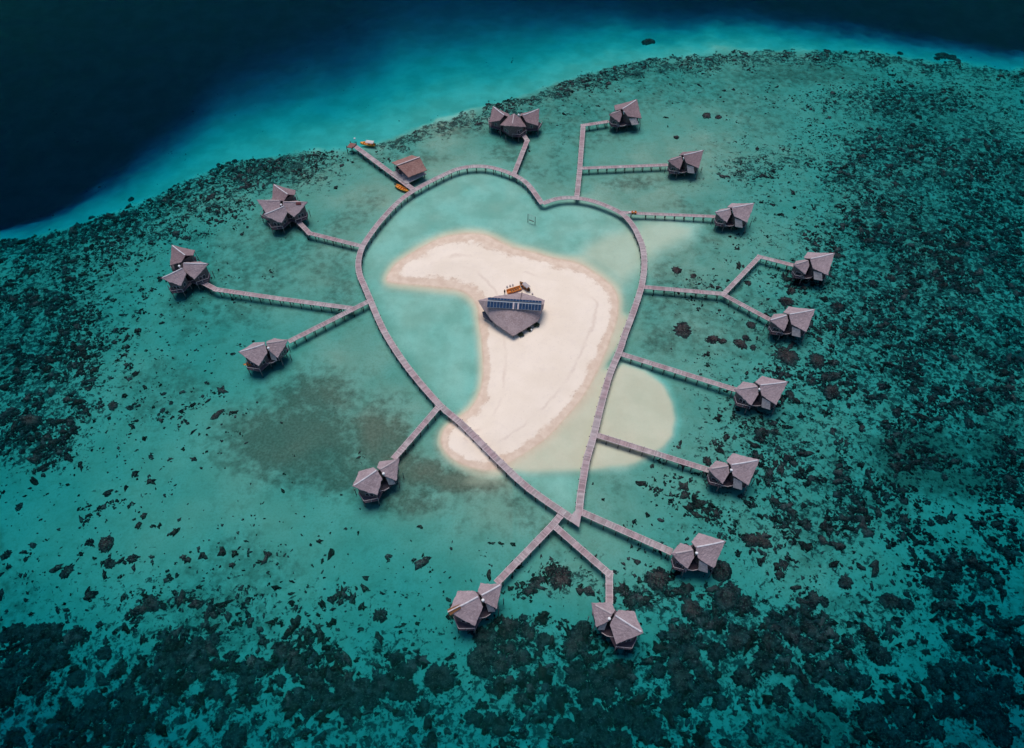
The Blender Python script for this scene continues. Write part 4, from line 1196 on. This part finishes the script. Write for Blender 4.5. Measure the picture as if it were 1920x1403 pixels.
OWN = {(1361, 1122): "round microatoll standing alone on bare sand, a clean dark disc between two southern villas", (1216, 80): "lone dark coral head sunk in the cyan water beyond the reef edge",
       (1768, 106): "largest of the small coral group jutting past the northern reef edge", (1325, 217): "larger of the two dark coral heads side by side on pale sand", (1347, 220): "smaller of the two dark coral heads side by side on pale sand",
       (1268, 258): "lone small coral head on pale sand above the level side walkway's villa", (1570, 480): "dark coral head touching the tip of the fork's far villa", (1481, 741): "dark coral head off the roof tip of the first shoal villa",
       (199, 1020): "large brown coral head, biggest of the loose group on the southwestern sand", (168, 1017): "smaller brown coral head beside the biggest of the southwestern group", (206, 1057): "dark coral head just below the biggest of the southwestern group",
       (437, 664): "tiny dark coral head off the roof tip of the kayak villa", (58, 790): "wide dark coral head in the thick of the western reef", (1352, 1070): "round coral head half under the villa beside the heart's pointed end",
       (1280, 619): "ragged coral head on the sand inside the fork and shoal walkways, nearest the heart", (1497, 531): "dark coral head in the shade under the fork's far villa"}
ZN = [("on the dense southern reef below the two southern villas", 700, 1320, 1150, 1500), ("on the southwestern reef", -300, 700, 1150, 1500), ("among the thinning southwestern coral", -300, 700, 880, 1150), ("on the western reef flat", -300, 460, 480, 880),
      ("along the western drop-off", -300, 660, 250, 480), ("on the southeastern reef", 1320, 2200, 1150, 1500), ("on the sand and coral beyond the shoal villas", 1320, 2200, 780, 1150), ("between the fork and the shoal walkway", 1200, 1640, 500, 780),
      ("on the eastern reef flat", 1640, 2200, 180, 780), ("on the reef beyond the narrow pale walkway", 1240, 1640, 240, 500), ("in the coral band along the northern drop-off", 660, 2200, 0, 250), ("around the southern walkways", 700, 1320, 880, 1150)]
def zone(px, py):
    for nm, x0, x1, y0, y1 in ZN:
        if x0 <= px < x1 and y0 <= py < y1: return nm
    return "on the inner reef flat"
nh = 0
def place_head(px, py, w, rnd, label, gz=None):
    global nh
    c = at(px, py, -1.0); g = ground_z(c.x, c.y)
    c = at(px, py, g); c.z = g
    e1 = at(px + w / 2, py, g); e0 = at(px - w / 2, py, g)
    D = (e1 - e0).length
    me = HEADS[12 + nh % 5] if rnd else HEADS[nh % 12]
    o = bpy.data.objects.new("coral_head", me); COL.objects.link(o)
    h = min(max(.28, .20 * D), max(.35, -g * .7), 1.3)
    o.location = (c.x, c.y, g); o.rotation_euler = (0, 0, random.uniform(0, 6.28)); a = 1 if rnd else random.uniform(.82, 1.18)
    o.scale = (D * a, D / a, h)
    z = zone(px, py)
    size = "round" if rnd else ("wide" if D > 4.5 else ("medium" if D > 2.4 else "small"))
    tag(o, label or f"{size} dark brown coral head {z}", "coral", None if label else f"{size} coral heads {z}")
    nh += 1
    return c, D
for i, (px, py, w, rnd) in enumerate(HAND):
    if w: place_head(px, py, w, rnd, OWN.get((px, py)))

# scatter: candidates over the reef, the largest become heads of their own, the rest is one mass
def scatter():
    nC = 520000
    px = rng.uniform(-60, 1980, nC); py = rng.uniform(60, 1460, nC)
    # uniform on the ground: weight by ground area per pixel
    b = (py - H0 / 2) / FOC; dz = -SP - b * CP; depth_k = CAMH / -dz
    keep = rng.uniform(0, 1, nC) < (depth_k / depth_k.max()) ** 3 * 3.0
    px, py, depth_k = px[keep], py[keep], depth_k[keep]
    a = (px - W0 / 2) / FOC; bb = (py - H0 / 2) / FOC
    x = a * depth_k; y = (CP - bb * SP) * depth_k
    z, co, gr = field(x, y)
    cl = fbm(x / 9, y / 9, 77, 3); cl2 = fbm(x / 3.2, y / 3.2, 91, 2); cl3 = fbm(x / 1.3, y / 1.3, 95, 2)
    g = cl * .40 + cl2 * .36 + cl3 * .24
    cc = np.minimum(co, np.interp(py, [1050, 1200], [.76, .65]))
    prob = np.clip(.22 + co * .62, 0, .92) * np.interp(py, [1050, 1250], [1, .95]) * sstep(.655 - .28 * cc, .73 - .28 * cc, g) + .03 * (z < -.8) * np.clip(co * 4, 0, 1)
    prob = np.where(z > -.55, 0, prob)
    ok = rng.uniform(0, 1, len(px)) < prob
    big_ = np.interp(py, [100, 400, 700, 1000, 1250], [.9, 1.05, 1.2, 1.5, 2.9])
    size = .46 * big_ * np.exp(rng.normal(0, .62, len(px))) * (.6 + .5 * np.clip(co, 0, 1))
    size = size * np.where((py > 1060) & (rng.uniform(0, 1, len(px)) < .55), .42, 1.0)
    ok &= size > .2
    return px[ok], py[ok], x[ok], y[ok], size[ok], co[ok]
spx, spy, sx_, sy_, ss_, sco = scatter()
ss_ = np.minimum(ss_, np.interp(spy, [1000, 1200], [2.9, 4.4]))
appar = ss_ * FOC / (CAMH / (SP + (spy - H0 / 2) / FOC * CP))
inside = (spx > 5) & (spx < 1915) & (spy > 60) & (spy < 1398)
order = np.argsort(-np.where(inside, appar, 0))
NB = 195
solo = set(order[:NB].tolist())
for i in order[:NB]:
    place_head(float(spx[i]), float(spy[i]), float(appar[i]), random.random() < .18, None)
rest = np.array([i for i in range(len(spx)) if i not in solo])
print("coral pieces", len(rest), "heads", nh)

def coral_mass(idx):
    n, rings = 10, 2
    m = len(idx); th = np.arange(n) * 2 * np.pi / n
    V = np.zeros((m, 1 + n * rings, 3), np.float32)
    ph = rng.uniform(0, 6.28, (m, 5)); am = rng.uniform(.08, .42, (m, 5))
    prof = 1 + sum(am[:, k:k + 1] * np.cos((k + 1) * th[None, :] + ph[:, k:k + 1]) for k in range(5)) * .8
    prof = np.clip(prof, .35, 2.0)
    S = ss_[idx] * .5; H = np.clip(S * .7, .14, 1.2) * rng.uniform(.6, 1.2, m)
    st = rng.uniform(.6, 1.5, m); rot = rng.uniform(0, 6.28, m)
    gi = np.clip(np.searchsorted(gx, sx_[idx]), 1, nx - 1); gj = np.clip(np.searchsorted(gy, sy_[idx]), 1, ny - 1)
    gz = GZ[gj, gi]
    H = np.minimum(H, np.maximum(.1, -gz * .6))
    V[:, 0, 0] = sx_[idx]; V[:, 0, 1] = sy_[idx]; V[:, 0, 2] = gz + H
    for r in range(rings):
        t = (.68, 1.0)[r]
        lx = prof * np.cos(th) * S[:, None] * t * st[:, None]; ly = prof * np.sin(th) * S[:, None] * t / st[:, None]
        cx = lx * np.cos(rot)[:, None] - ly * np.sin(rot)[:, None]; cy = lx * np.sin(rot)[:, None] + ly * np.cos(rot)[:, None]
        sl = slice(1 + r * n, 1 + (r + 1) * n)
        V[:, sl, 0] = sx_[idx][:, None] + cx; V[:, sl, 1] = sy_[idx][:, None] + cy
        V[:, sl, 2] = gz[:, None] + (H[:, None] * rng.uniform(.55, 1.05, (m, n)) if r == 0 else -.3)
    tri = [(0, 1 + j, 1 + (j + 1) % n) for j in range(n)]
    qd = [(1 + j, 1 + n + j, 1 + n + (j + 1) % n, 1 + (j + 1) % n) for j in range(n)]
    k = 1 + n * rings
    base = (np.arange(m) * k)[:, None, None]
    T = (np.array(tri)[None] + base).reshape(-1, 3); Q = (np.array(qd)[None] + base).reshape(-1, 4)
    me = bpy.data.meshes.new("coral_growth")
    me.vertices.add(m * k); me.vertices.foreach_set("co", V.ravel())
    loops = np.concatenate([T.ravel(), Q.ravel()]).astype(np.int32)
    me.loops.add(len(loops)); me.loops.foreach_set("vertex_index", loops)
    npoly = len(T) + len(Q); me.polygons.add(npoly)
    ls = np.concatenate([np.arange(len(T)) * 3, len(T) * 3 + np.arange(len(Q)) * 4]).astype(np.int32)
    lt = np.concatenate([np.full(len(T), 3), np.full(len(Q), 4)]).astype(np.int32)
    me.polygons.foreach_set("loop_start", ls); me.polygons.foreach_set("loop_total", lt)
    me.polygons.foreach_set("use_smooth", np.ones(npoly, bool))
    me.update(); me.validate()
    return link("coral_growth", me, M['coral'])
tag(coral_mass(rest), "patchy low dark coral growth spread over the reef flat", "coral", kind="stuff")
bpy.context.view_layer.update()
